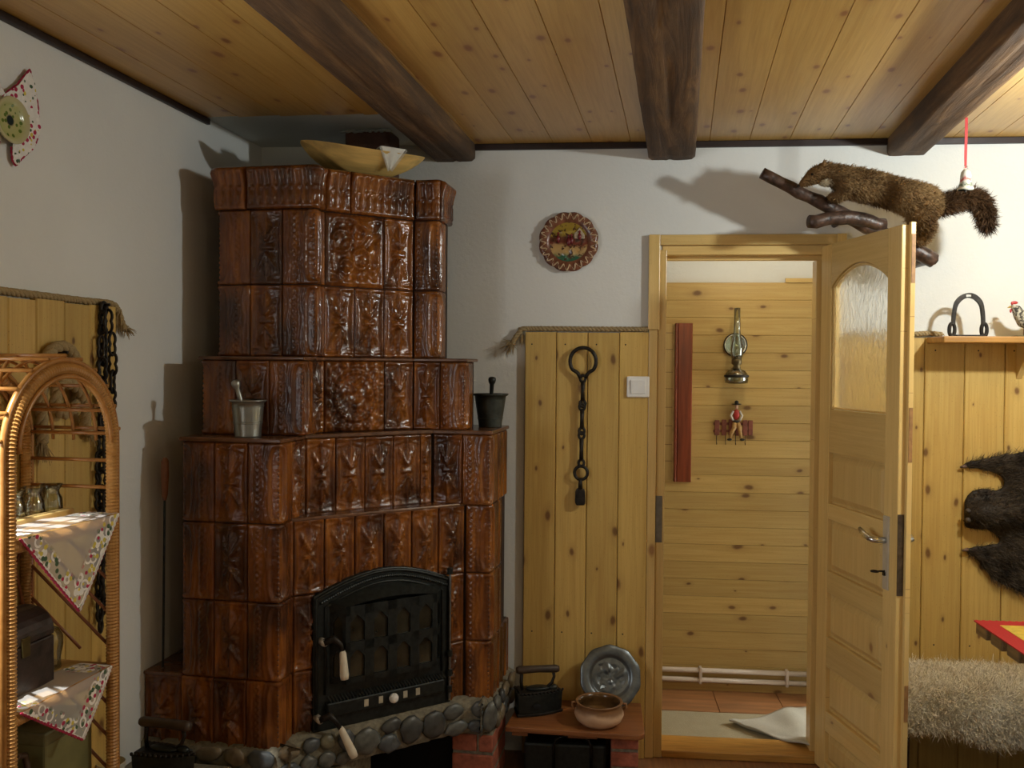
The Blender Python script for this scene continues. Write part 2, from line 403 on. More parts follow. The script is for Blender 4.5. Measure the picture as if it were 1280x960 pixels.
# ---- door leaf
DR = sempty('door_1', (.916, 3.704, 0), radians(-77.7))    # local x along leaf, local -y is the visible face
LW, TH = .575, .042
def dv(m, name='stile', mt=pine_door, b=.003): return m.build(name, mt, DR, bevel=b)
dv(M().box(0, .082, -TH, 0, .02, 2.052)); dv(M().box(.49, LW, -TH, 0, .02, 2.052))
zb = [(1.255, 1.42), (1.0, 1.06), (.717, .80), (.43, .545), (.18, .26), (.02, .06)]
for z0, z1 in zb: dv(M().box(.082, .49, -TH + .001, -.001, z0, z1), 'rail', pine_doorx)
# arched top rail
n = 18; poly = [(.082, 2.052), (.082, 1.885)]
for i in range(n + 1):
    x = .082 + .408 * i / n; poly.append((x, 1.885 + .075 * sin(pi * i / n) ** .8))
poly += [(.49, 1.885), (.49, 2.052)]
dv(M().prism(poly, -TH + .001, -.001, 'y'), 'top_rail', pine_doorx, .002)
for z0, z1 in [(1.06, 1.255), (.80, 1.0), (.545, .717), (.26, .43), (.06, .18)]:
    p = M(); x0, x1 = .082, .49; e = .030
    p.box(x0, x1, -.024, -.018, z0, z1)
    for sy, yb, yt in ((0, -.024, -.037), (1, -.018, -.005)):
        g_ = .009; A_ = [(x0 + g_, yb, z0 + g_), (x1 - g_, yb, z0 + g_), (x1 - g_, yb, z1 - g_), (x0 + g_, yb, z1 - g_)]
        B_ = [(x0 + e, yt, z0 + e), (x1 - e, yt, z0 + e), (x1 - e, yt, z1 - e), (x0 + e, yt, z1 - e)]
        p.add(A_ + B_, [(0, 1, 5, 4), (1, 2, 6, 5), (2, 3, 7, 6), (3, 0, 4, 7), (4, 5, 6, 7)])
    p.build('panel', pine_door, DR)
pg = M(); poly = [(.08, 1.41), (.08, 1.89)] + [(.082 + .408 * i / n, 1.889 + .078 * sin(pi * i / n) ** .8) for i in range(1, n)] + [(.492, 1.89), (.492, 1.41)]
pg.prism(poly, -.024, -.020, 'y').build('glass_pane', rglass, DR)
# glazing bead
bead = [(.088, 1.426)] + [(.088 + .396 * i / n, 1.885 + .068 * sin(pi * i / n) ** .8) for i in range(n + 1)] + [(.484, 1.426)]
M().tube([(x, -.030, z) for x, z in bead], .006, 6, True).build('glazing_bead', pine_door, DR)
# rebate strip on the closing edge, lock plate, worn hinge recesses, handle set
M().box(LW, LW + .014, -.018, 0, .02, 2.060).build('rebate', pine_door, DR, bevel=.002)
M().box(LW + .0005, LW + .003, -.0405, -.0195, .826, 1.096).build('lock_plate', plain('worn_lock_steel', (.11, .09, .075), .45, .8, .4, 40), DR)
worn = plain('worn_brown_recess', (.33, .17, .06), .6, 0, .3, 40)
for z0, z1 in ((1.86, 2.02), (1.27, 1.45), (.41, .53)):
    M().box(LW + .014, LW + .0155, -.015, -.002, z0, z1).build('worn_recess', worn, DR)
M().box(.495, .532, -TH - .006, -TH + .001, .832, 1.082).build('handle_plate', nickel, DR, bevel=.004)
M().box(.495, .532, -.001, .006, .832, 1.082).build('handle_plate', nickel, DR, bevel=.004)
for sy in (-1, 1):
    y0 = -TH - .004 if sy < 0 else .004
    hp = [(.513, y0, 1.0), (.513, y0 + sy * .03, 1.0), (.513, y0 + sy * .042, 1.001), (.495, y0 + sy * .05, 1.003), (.46, y0 + sy * .05, 1.012), (.425, y0 + sy * .047, 1.024)]
    M().tube(hp, [.011, .010, .010, .010, .010, .007], 10).build('lever', steel, DR, smooth=True)
kb = M().tube([(.513, -TH - .004, .895), (.513, -TH - .03, .895)], .003, 6)
kb.tube([(.513 - .012 * cos(t) + 0, -TH - .042 + .012 * sin(t), .895 + 0) for t in np.linspace(0, 2 * pi, 12, endpoint=False)], .0028, 5, True).box(.508, .518, -TH - .012, -TH - .006, .88, .892)
kb.build('key', iron_rust, DR)

# ================================================================== WALL PANELLING
def panelling(label, x0, widths, z0, z1, group=None):
    t = thing('plank_panelling', label, 'panelling', (x0, YB, 0))
    x = 0
    for w in widths:
        m = M(); m.prism([(.0008, 0), (.0008, -.017), (.004, -.021), (w - .004, -.021), (w - .0008, -.017), (w - .0008, 0)], z0, z1 + random.uniform(-.003, .003), 'z')
        b = m.build('board', pine_z, t); b.location.x = x
        # nail heads
        for zz in (z1 - .05, z0 + .5):
            M().ell((w * random.uniform(.2, .35), -.0212, zz), (.0032, .0012, .0032), 6, 4).build('nail', iron_black, b)
        x += w
    return t
panelling('vertical knotty pine planks on wall between tiled stove and door frame', -.285, [.127, .126, .126, .117], 0, 1.715)
panelling('vertical knotty pine planks on wall behind dark animal pelt', .975, [.155, .145, .15, .15, .145, .15, .15, .15, .15, .15, .15, .15], 0, 1.70)
lp = thing('plank_panelling', 'vertical pine planks on side wall behind the wicker shelf', 'panelling', W(0, 0), LROT)
edges = [1.03, 1.155, 1.27, 1.385, 1.49, 1.61, 1.73, 1.85, 1.96]
pzl = pine('pine_vertical_side', 'z', PINE_L, PINE_M, KNOT)
for a0, a1 in zip(edges[:-1], edges[1:]):
    m = M(); w = a1 - a0
    m.prism([(0, -a0 - .0008), (.017, -a0 - .0008), (.021, -a0 - .004), (.021, -a1 + .004), (.017, -a1 + .0008), (0, -a1 + .0008)], 0, 1.745 + random.uniform(-.002, .004), 'z')
    b = m.build('board', pine_z, lp)
    me = b.data; me.transform(Matrix.Rotation(radians(-90), 4, 'Z')); b.rotation_euler = (0, 0, radians(90))
    M().ell((w * .3 + a0, .0212, 1.70), (.0032, .0012, .0032), 6, 4).build('nail', iron_black, b)

# ---- ropes along the panelling
def rope(name, path, r, mat, parent=None, turns=16, n=6, dens=60):
    P = [Vector(p) for p in path]; seg = [0]
    for a, b in zip(P[:-1], P[1:]): seg.append(seg[-1] + (b - a).length)
    L = seg[-1]; K = max(12, int(L * turns * 7)); pts = []
    for i in range(K + 1):
        s = L * i / K; j = 0
        while j < len(seg) - 2 and seg[j + 1] < s: j += 1
        u = (s - seg[j]) / max(1e-9, seg[j + 1] - seg[j])
        p0 = P[max(j - 1, 0)]; p1 = P[j]; p2 = P[j + 1]; p3 = P[min(j + 2, len(P) - 1)]
        pts.append(.5 * ((2 * p1) + (p2 - p0) * u + (2 * p0 - 5 * p1 + 4 * p2 - p3) * u * u + (3 * p1 - p0 - 3 * p2 + p3) * u ** 3))
    m = M()
    up = None; fr = []
    for i in range(K + 1):
        t = (pts[min(i + 1, K)] - pts[max(i - 1, 0)]).normalized()
        up = t.orthogonal() if up is None else up - t * up.dot(t); up.normalize(); fr.append((up.copy(), t.cross(up)))
    for k in range(3):
        q = []
        for i in range(K + 1):
            an = 2 * pi * (L * i / K * turns / 1.0 * 1.0 + k / 3); u_, v_ = fr[i]
            q.append(pts[i] + r * .5 * (cos(an) * u_ + sin(an) * v_))
        m.tube(q, r * .56, n)
    return m.build(name, mat, parent, smooth=True)
def fray(m, c, d, n, L, sp, r=.0012):
    d = Vector(d).normalized(); c = Vector(c)
    for i in range(n):
        v = (d + Vector((random.gauss(0, sp), random.gauss(0, sp), random.gauss(0, sp)))).normalized()
        o = Vector((random.gauss(0, .004), random.gauss(0, .004), random.gauss(0, .004))); l = L * random.uniform(.5, 1)
        m.tube([c + o, c + o + v * l * .5, c + o + v * l + Vector((0, 0, -.006))], [r, r, r * .4], 4)
    return m
R1 = thing('hemp_rope', 'hemp rope nailed along top of planks beside the door, end frayed', 'rope')
rope('rope_strands', [(.206, YB - .012, 1.727), (0, YB - .012, 1.727), (-.28, YB - .012, 1.727), (-.305, YB - .014, 1.715), (-.325, YB - .02, 1.69), (-.337, YB - .02, 1.665)], .011, hemp, R1, 22)
f = fray(M(), (-.337, YB - .02, 1.668), (-.5, -.1, -.7), 70, .05, .55); fray(f, (-.30, YB - .012, 1.70), (-.1, -.1, -1), 25, .04, .2)
f.build('frayed_end', hemp, R1)
R2 = thing('hemp_rope', 'hemp rope along top of planks behind the shelf with the stirrup', 'rope')
rope('rope_strands', [(.985, YB - .012, 1.712), (1.2, YB - .012, 1.712), (1.29, YB - .012, 1.716), (1.34, YB - .012, 1.712)], .0105, hemp, R2, 22)
fray(M(), (1.33, YB - .012, 1.712), (1, -.1, .1), 16, .02, .3).build('frayed_end', hemp, R2)
R3 = thing('hemp_rope', 'hemp rope along top of planks on side wall, frayed end hanging down', 'rope')
rope('rope_strands', [W(1.97, .012, 1.76), W(1.6, .012, 1.76), W(1.2, .012, 1.757), W(1.05, .012, 1.757), W(1.015, .014, 1.74), W(1.0, .018, 1.705), W(.985, .02, 1.68)], .011, hemp, R3, 22)
p = W(.985, .02, 1.685); f = fray(M(), p, (.35, .9, -.5), 45, .035, .4); fray(f, W(1.012, .016, 1.735), (0, 0, -1), 40, .07, .12); f.build('frayed_end', hemp, R3)

# ================================================================== TILED STOVE
ST = thing('tiled_stove', 'tall stepped corner stove of glossy brown glazed tiles with iron fire door', 'stove', W(0, 0), LROT)
def rounded(poly, rad):
    """poly: (b,a) points -> sampled path list of (pos2d, normal2d, s) with rounded convex/concave corners; local xy = (b,-a)"""
    P = [Vector((b, -a)) for b, a in poly]; out = []
    for i, p in enumerate(P):
        if i in (0, len(P) - 1) or rad[i] <= 0: out.append(p); continue
        d0 = (P[i - 1] - p).normalized(); d1 = (P[i + 1] - p).normalized(); r = rad[i]
        for k in range(7):
            t = k / 6; out.append((1 - t) ** 2 * (p + d0 * r) + 2 * t * (1 - t) * p + t * t * (p + d1 * r))
    s = [0.0]
    for a, b in zip(out[:-1], out[1:]): s.append(s[-1] + (b - a).length)
    return out, s
def at(path, u):
    pts, s = path; j = 0
    u = min(max(u, 0), s[-1])
    while j < len(s) - 2 and s[j + 1] < u: j += 1
    t = (u - s[j]) / max(1e-9, s[j + 1] - s[j]); p = pts[j].lerp(pts[j + 1], t)
    def nrm(k):
        d = (pts[k + 1] - pts[k]).normalized(); return Vector((d.y, -d.x))
    n = nrm(j)
    if t > .5 and j < len(pts) - 2: n = n.lerp(nrm(j + 1), t - .5)
    elif t < .5 and j > 0: n = n.lerp(nrm(j - 1), .5 - t)
    return p, n.normalized()
def rect_d(x, y, cx, cy, hx, hy): return max(abs(x - cx) / hx, abs(y - cy) / hy)
def h_half(u, v, w, h, seed):
    """half tile: two pointed leaves tied in the middle; u,v in metres from the lower left corner"""
    x = u / w; y = v / h; z = 0.0
    z += .0018 * cos((x - .5) * 2 * pi) * .5
    xc = abs(x - .5)
    # side scallops of the frame
    fr = .41 - .05 * cos((y - .5) * 2 * pi * 1.0) + .02 * cos(y * 4 * pi)
    z -= .0035 * ss(fr + .025, fr - .02, xc) * ss(.03, .08, y) * ss(.97, .92, y)
    for cy, sg in ((.70, 1), (.30, -1)):
        dy = (y - cy) * sg
        wid = .17 * (1 - dy / .24) if dy > -.06 else .17 * 1.25 * (1 + (dy + .06) / .10)
        if wid > 0 and -.16 < dy < .24:
            q = xc / max(wid, 1e-4)
            if q < 1: z += .0070 * (1 - q)
            z += .0032 * ss(.22, .04, abs(q - 1.05))
        # chevron leaves
        l = abs(dy + .13 - xc * .75)
        if xc < .34: z += .0052 * ss(.026, .004, l) * (1 if dy < .08 else 0) + .0035 * ss(.020, .004, abs(dy + .09 - xc * .75)) * (1 if .08 < xc and dy < .12 else 0)
    # tie band
    if abs(y - .5) < .05 and xc < .2: z += .005 * ss(.05, .02, abs(y - .5)) * (1 + .5 * cos(y * 180))
    # arc lines top and bottom
    for yy in (.93 - .12 * xc, .07 + .12 * xc): z += .0018 * ss(.018, .004, abs(y - yy))
    return z
def h_corner(u, v, w, h, uc, mirror=False):
    """corner tile: braided strip beside a tall scooped oval that wraps the corner at u = uc"""
    y = v / h; du = u - uc; z = 0.0
    # scooped oval with beads round the corner
    ow = .036 * (1 - abs(2 * y - 1) ** 5) ** .5 if abs(2 * y - 1) < 1 else 0
    e = abs(du) - ow
    if .05 < y < .95:
        z -= .007 * ss(.004, -.010, e)
        z += .003 * ss(.006, .0, abs(e))
        z += .0045 * ss(.008, .003, hypot(abs(du), ((v * 1.0) % .017) - .0085))
    # braid strip
    bu = uc - .072 if not mirror else uc + .072
    d = u - bu
    if abs(d) < .022 and .05 < y < .95:
        z += .0035 * ss(.007, .001, abs(d - .008 * sin(v * 150))) + .0035 * ss(.007, .001, abs(d + .008 * sin(v * 150)))
    z += .0025 * ss(.004, .001, abs(abs(d) - .024 - .004 * cos(y * 4 * pi)))
    return z * .85
def h_medal(u, v, w, h, seed):
    x = (u / w - .5) * 2; y = (v / h - .5) * 2; r = hypot(x, y); z = 0
    z += .003 * ss(.08, .02, abs(max(abs(x), abs(y)) - .86))
    z += .006 * ss(.10, .02, abs(r - .68)) * (1 + .5 * sin(atan2(y, x) * 22))
    if r < .58: z += .013 * max(0, nz(x * 3.6 + seed, y * 3.6, seed)) + .007 * abs(nz(x * 9, y * 9 + seed))
    elif r > .78: z += .006 * max(0, nz(x * 4 + seed, y * 4, 3)) + .003 * sin(x * 20) * sin(y * 20)
    return z
def h_figure(u, v, w, h, seed):
    x = (u / w - .5) * 2; y = (v / h - .5) * 2; z = .003 * ss(.08, .02, abs(max(abs(x), abs(y)) - .88))
    if max(abs(x), abs(y)) < .84:
        z += .012 * max(0, nz(x * 2.3 + seed, y * 2.1, seed)) + .006 * nz(x * 6 + 3, y * 6 + seed)
        for (cx, cy, rr) in ((-.45, .25, .3), (.2, -.2, .28), (-.3, -.45, .2), (.1, .5, .22)): z += .005 * ss(.07, .02, abs(hypot(x - cx, y - cy) - rr))
    return z
def h_cornice(u, v, w, h, seed):
    y = v / h; z = .010 * ss(.55, 1.0, y) + .004 * ss(.12, .0, y)
    p = .028; q = (u % p) / p - .5
    if .12 < y < .48: z += .004 * ss(.5, .2, abs(q) + abs((y - .3) / .36) * .3)
    if .52 < y < .86: z += .0045 * ss(.5, .2, abs(q) + abs((y - .69) / .34) * .3)
    for yy in (.5, .9, .1): z += .003 * ss(.03, .008, abs(y - yy))
    q2 = (u % .017) / .017 - .5
    for yy in (.5, .88): z += .003 * ss(.4, .1, hypot(q2, (y - yy) * 9))
    return z
TCOUNT = [0]
def tile(path, u0, u1, z0, z1, hf, name='tile', out=0.0, res=.0040, arg=None, mat=None, parent=None):
    g = .0009; ua, ub = u0 + g, u1 - g; za, zb_ = z0 + g, z1 - g
    nu = max(4, int((ub - ua) / res)); nv = max(6, int((zb_ - za) / (res * 1.25))); w = ub - ua; h = zb_ - za
    m = M(); TCOUNT[0] += 1; seed = TCOUNT[0] * 1.37
    vs = []
    for j in range(nv + 1):
        for i in range(nu + 1):
            u = 0 if i == 0 else w if i == nu else .0012 + (w - .0024) * (i - 1) / (nu - 2); v = 0 if j == 0 else h if j == nv else .0012 + (h - .0024) * (j - 1) / (nv - 2)
            e = min(u, w - u); e2 = min(v, h - v)
            z = (1.9 if hf is h_half else 1.5) * hf(u, v, w, h, arg if arg is not None else seed)
            k = ss(0, .009, e) * ss(0, .009, e2); z = z * k + .0025 * (ss(0, .005, e) * ss(0, .005, e2))
            if i in (0, nu) or j in (0, nv): z = -.012
            p, n_ = at(path, ua + u)
            q = p + n_ * (z + out); vs.append((q.x, q.y, za + v))
    fs = [(j * (nu + 1) + i, j * (nu + 1) + i + 1, (j + 1) * (nu + 1) + i + 1, (j + 1) * (nu + 1) + i) for j in range(nv) for i in range(nu)]
    m.add(vs, fs); return m.build(name, mat or glaze, parent or ST, smooth=True, fix=False)
def core(poly, z0, z1, inset=.008):
    """dark joint body just behind the tile faces"""
    P = [Vector((b, -a)) for b, a in poly]; n = len(P); Q = []
    for i in range(n):
        d0 = (P[i] - P[i - 1]).normalized(); d1 = (P[(i + 1) % n] - P[i]).normalized()
        n0 = Vector((d0.y, -d0.x)); n1 = Vector((d1.y, -d1.x)); b_ = (n0 + n1); b_ = b_ / max(.3, b_.dot(n0) )
        Q.append(P[i] - b_ * inset)
    return M().prism([(q.x, q.y) for q in Q], z0, z1).build('core', grout, ST)
def slab(poly, z0, z1, over):
    P = [Vector((b, -a)) for b, a in poly]; n = len(P); Q = []
    for i in range(n):
        d0 = (P[i] - P[i - 1]).normalized(); d1 = (P[(i + 1) % n] - P[i]).normalized()
        n0 = Vector((d0.y, -d0.x)); n1 = Vector((d1.y, -d1.x)); b_ = (n0 + n1); b_ = b_ / max(.3, b_.dot(n0))
        Q.append(P[i] + b_ * over)
    return M().prism([(q.x, q.y) for q in Q], z0, z1).build('ledge', plain('brown_ledge', (.135, .06, .028), .22, 0, .4, 20), ST, bevel=.004)
def seglen(poly): return [hypot(poly[i + 1][0] - poly[i][0], poly[i + 1][1] - poly[i][1]) for i in range(len(poly) - 1)]
# polygons as (b, a); order: back-left, front-left, corner, return end, diagonal end, right corner, right back
LO = [(.132, .50), (.132, .85), (.475, .85), (.475, .755), (.945, .285), (1.045, .285), (1.045, -.02)]
BS = [(.0, .85), (.475, .85), (.475, .755), (.945, .285), (1.045, .285), (1.045, -.07)]
R3P = [(.132, .50), (.132, .85), (.475, .85), (.475, .655), (.825, .305), (1.045, .305), (1.045, -.02)]
MI = [(.132, .40), (.132, .73), (.50, .73), (.50, .558), (.750, .308), (.95, .308), (.95, .135)]
TP = [(.132, .35), (.132, .62), (.497, .62), (.497, .561), (.750, .308), (.845, .308), (.845, .14)]
def row(poly, z0, z1, plan, skip_core=False):
    """plan: list of (segment start vertex, [(offset0, offset1, kind)...]); kinds: H half, C corner at path coordinate, M, F, N, P plain"""
    rad = [0] * len(poly)
    for i in range(1, len(poly) - 1): rad[i] = .02
    path = rounded(poly, rad)
    # path coordinate of each polygon vertex (nearest sample)
    U = []
    for b, a in poly:
        d = [(p - Vector((b, -a))).length for p in path[0]]; k = int(np.argmin(d)); U.append(path[1][k])
    for (seg, items) in plan:
        for (o0, o1, kind) in items:
            u0 = U[seg] + o0; u1 = U[seg] + o1
            if kind[0] == 'C':
                uc = U[int(kind[1])]; mir = len(kind) > 2
                tile(path, u0, u1, z0, z1, lambda u, v, w, h, s, uc=uc, u0=u0, mir=mir: h_corner(u + u0, v, w, h, uc, mir), 'corner_tile')
            else:
                f_ = {'H': h_half, 'M': h_medal, 'F': h_figure, 'N': h_cornice, 'P': lambda u, v, w, h, s: .002 * sin(u * 90)}[kind]
                tile(path, u0, u1, z0, z1, f_, {'N': 'cornice_tile', 'M': 'medallion_tile', 'F': 'figure_tile'}.get(kind, 'tile'))
    return path, U
# base row reaching the side wall
row(BS, .31, .56, [(0, [(.002, .132, 'H'), (.132, .246, 'H'), (.246, .360, 'H'), (.360, .475 + .085, 'C1')]),
                   (2, [(.004, .111, 'H'), (.554, .660, 'H')]), (3, [(.004, .10 + .12, 'C4'), (.22, .44, 'P')])])
core([(0, -.05)] + BS, .31, .56)
slab([(.002, .2), (.002, .85), (.134, .85), (.134, .2)], .555, .567, .004)
for z0, z1, full in ((.56, .812, False), (.812, 1.065, True)):
    dg = [(.004 + i * .11, .111 + i * .11, 'H') for i in range(6)] if full else [(.004, .111, 'H'), (.554, .660, 'H')]
    row(LO, z0, z1, [(0, [(.06, .34, 'P')]), (1, [(-.02, .113, 'C1x'), (.113, .228, 'H'), (.228, .343 + .085, 'C2')]), (3, dg), (4, [(.004, .10 + .12, 'C5'), (.22, .29, 'P')])])
    core([(.132, -.02)] + LO, z0, z1)
row(R3P, 1.065, 1.325, [(0, [(.06, .34, 'P')]), (1, [(-.02, .113, 'C1x'), (.113, .228, 'H'), (.228, .343 + .085, 'C2')]), (2, [(.085, .19, 'H')]),
                        (3, [(.004, .111, 'H'), (.111, .222, 'H'), (.222, .333, 'H'), (.333, .444, 'H'), (.444, .490, 'H')]),
                        (4, [(.004, .112, 'H'), (.112, .22 + .12, 'C5'), (.34, .52, 'P')])])
core([(.132, -.02)] + R3P, 1.065, 1.325)
slab([(.44, .62), (.475, .757), (.945, .287), (.94, .20)], 1.058, 1.070, .003)
slab([(.132, -.02)] + R3P, 1.325, 1.339, .006)
row(MI, 1.339, 1.590, [(0, [(.06, .30, 'P')]), (1, [(-.02, .125, 'C1x'), (.125, .245, 'H'), (.245, .368 + .07, 'C2')]), (2, [(.07, .168, 'H')]),
                       (3, [(.004, .236, 'M'), (.236, .352, 'H')]), (4, [(.002, .102, 'H'), (.102, .20 + .10, 'C5')])])
core([(.132, .135)] + MI, 1.339, 1.59)
slab([(.132, .135)] + MI, 1.590, 1.602, .006)
for z0, z1, top in ((1.602, 1.850, False), (1.850, 2.108, True)):
    dg = [(.004, .236, 'F'), (.236, .354, 'H')] if top else [(.004, .12, 'H'), (.12, .237, 'H'), (.237, .354, 'H')]
    row(TP, z0, z1, [(0, [(.05, .25, 'P')]), (1, [(-.02, .122, 'C1x'), (.122, .240, 'H'), (.240, .365 + .055, 'C2')]), (3, dg), (4, [(.002, .095 + .09, 'C5')])])
    core([(.132, .14)] + TP, z0, z1)
TPo = [(.126, .35), (.126, .626), (.503, .626), (.503, .565), (.754, .314), (.851, .314), (.851, .14)]
row(TPo, 2.108, 2.258, [(0, [(.05, .25, 'N')]), (1, [(-.02, .115, 'N'), (.115, .377 + .055, 'N')]), (3, [(.004, .10, 'N'), (.10, .354, 'N')]), (4, [(.002, .097, 'N'), (.097, .26, 'N')])])
core([(.132, .14)] + TP, 2.108, 2.252)
# flue into the ceiling
fw = W(.12, .50)
loc = lambda b, a: (b, -a)
# flue: centre b .55, a .13
M().prism([(.44, -.20), (.455, -.215), (.605, -.215), (.62, -.20), (.62, -.07), (.44, -.07)], 2.252, 2.475).build('flue', plain('brown_flue', (.075, .028, .015), .5, 0, .4, 14), ST, bevel=.012)
fm = M()
for i in range(26):
    t = i / 25; x = .435 + .19 * t
    fm.ell((x, -.218 - .004 * random.random(), 2.468 + random.uniform(-.003, .004)), (.010, .008, random.uniform(.003, .007)), 7, 5)
fm.build('ragged_plaster', plaster_m('grey_ragged_plaster', (.30, .31, .28)), ST)

# ---- fire door on the diagonal: local frame d along diagonal, n outwards
def DG(s, o, z):     # s along the diagonal from the left corner, o outward offset
    k = sqrt(.5); b = .475 + s * k + o * k; a = .755 - s * k + o * k
    return (b, -a, z)
def dpoly(name, poly, o0, o1, mat, parent=None, bevel=0):
    n_ = len(poly); m = M()
    m.add([DG(s, o0, z) for s, z in poly] + [DG(s, o1, z) for s, z in poly],
          [tuple(range(n_ - 1, -1, -1)), tuple(range(n_, 2 * n_))] + [(i, (i + 1) % n_, n_ + (i + 1) % n_, n_ + i) for i in range(n_)])
    return m.build(name, mat, parent or ST, bevel=bevel)
def arch(s0, s1, zb_, zs, zt_, n_=14):
    return [(s0, zb_), (s1, zb_)] + [(s1 + (s0 - s1) * i / n_, zs + (zt_ - zs) * sin(pi * i / n_)) for i in range(n_ + 1)]
FD = dpoly('fire_door', arch(.068, .600, .348, .805, .872), -.012, .016, iron_black, None, .004); FD['label'] = 'black cast iron fire door with arched top'
# raised arch band
def aband(o, s0, s1, zs, zt_, r, zb_=.36):
    pts = [(s0, zb_)] + [(s0 + (s1 - s0) * i / 20, zs + (zt_ - zs) * sin(pi * i / 20)) for i in range(21)] + [(s1, zb_)]
    return M().tube([DG(s, o, z) for s, z in pts], r, 6)
aband(.017, .078, .590, .797, .862, .006).build('frame_rib', iron_black, FD, smooth=True)
aband(.017, .110, .560, .765, .825, .005, .47).build('frame_rib', iron_black, FD, smooth=True)
mm = M()
for i in range(60):
    t = i / 59; s = .095 + .48 * t; z = .782 + .062 * sin(pi * t); mm.ell(DG(s, .018, z), (.008, .008, .006), 6, 4)
mm.build('ornament', iron_black, FD)
# bay door body: trapezoid in plan
bay = [(.125, .016), (.165, .058), (.515, .058), (.555, .016)]
zb0, zb1 = .505, .745
def bayface(s0, o0, s1, o1, cols, arched):
    m = M(); L = hypot(s1 - s0, o1 - o0)
    nrm = Vector((-(o1 - o0), (s1 - s0))).normalized()
    def q(t, dz, off): return DG(s0 + (s1 - s0) * t + nrm.x * off, o0 + (o1 - o0) * t + nrm.y * off, dz)
    cw = 1.0 / cols; rows_ = ((.525, .615), (.645, .730))
    fr = min(.018 / L, .2 * cw)
    # bars as boxes
    def bar(t0, t1, z0, z1, th=.012):
        vs = [q(t0, z0, -th), q(t1, z0, -th), q(t1, z0, 0), q(t0, z0, 0), q(t0, z1, -th), q(t1, z1, -th), q(t1, z1, 0), q(t0, z1, 0)]
        m.add(vs, [(0, 3, 2, 1), (4, 5, 6, 7), (0, 1, 5, 4), (1, 2, 6, 5), (2, 3, 7, 6), (3, 0, 4, 7)])
    top = zb1 + (.022 if arched else 0)
    bar(0, 1, zb0, .525); bar(0, 1, .615, .645); bar(0, 1, .735, top)
    for c in range(cols + 1):
        t = c * cw; bar(max(0, t - fr), min(1, t + fr), zb0, top)
    for c in range(cols):
        for z0, z1 in rows_:       # pointed heads of the lights
            tl, trr = c * cw + fr, (c + 1) * cw - fr; tm = (tl + trr) / 2
            for (x0, x1) in ((tl, tm), (trr, tm)):
                vs = [q(x0, z1 - .022, -.011), q(x0, z1 + .006, -.011), q(x1, z1 + .006, -.011), q(x0, z1 - .022, -.001), q(x0, z1 + .006, -.001), q(x1, z1 + .006, -.001)]
                m.add(vs, [(0, 1, 2), (3, 4, 5), (0, 3, 5, 2), (0, 1, 4, 3), (1, 2, 5, 4)])
    m.build('bay_grille', iron_black, FD)
    pane = M(); pane.add([q(0, .51, -.009), q(1, .51, -.009), q(1, .74, -.009), q(0, .74, -.009)], [(0, 1, 2, 3)])
    pane.build('fire_glass', plain('sooty_glass', (.035, .030, .018), .08, 0, .6, 12), FD)
bayface(.165, .058, .515, .058, 4, True); bayface(.125, .016, .165, .058, 1, False); bayface(.515, .058, .555, .016, 1, False)
tp = M()
n_ = 14
top = [(.165 + .35 * i / n_, .058, .765 + .016 * sin(pi * i / n_)) for i in range(n_ + 1)]; bk = [(.12 + .44 * i / n_, .014, .782 + .034 * sin(pi * i / n_)) for i in range(n_ + 1)]
vs = [DG(*p) for p in top] + [DG(*p) for p in bk]
tp.add(vs, [(i, i + 1, n_ + 2 + i, n_ + 1 + i) for i in range(n_)] + [(0, n_ + 1, n_ + 1 + 0)] if False else [(i, i + 1, n_ + 2 + i, n_ + 1 + i) for i in range(n_)])
tp.add([DG(.125, .016, .745), DG(.165, .058, .745), DG(.165, .058, .765), DG(.12, .014, .782)], [(0, 1, 2, 3)]); tp.add([DG(.555, .016, .745), DG(.515, .058, .745), DG(.515, .058, .765), DG(.56, .014, .782)], [(0, 1, 2, 3)])
tp.build('bay_roof', iron_black, FD, fix=False)
bt = M(); bt.add([DG(s, o, .505) for s, o in bay] + [DG(s, .016, .490) for s in (.125, .555)], [(0, 1, 2, 3), (0, 4, 5, 3)]); bt.build('bay_sill', iron_black, FD, fix=False)
# lower apron with vents and slider knob
dpoly('apron', [(.11, .395), (.565, .395), (.565, .445), (.11, .445)], .014, .034, iron_black, FD, .006)
gr = M()
for i in range(38):
    s = .12 + .44 * i / 37; gr.tube([DG(s, .018, .463), DG(s + .006, .036, .447)], .003, 4)
gr.build('grating', iron_black, FD)
for s in (.245, .300, .395, .445): dpoly('vent_slot', [(s, .408), (s + .016, .408), (s + .016, .432), (s, .432)], .032, .0355, plain('pale_slot', (.42, .38, .28), .5), FD)
m = M()
for i in range(7):
    t = pi / 2 * i / 6
c = DG(.352, .046, .420); M().ell(c, (.017, .017, .017), 16, 10).build('slider_knob', white_plastic, FD, smooth=True)
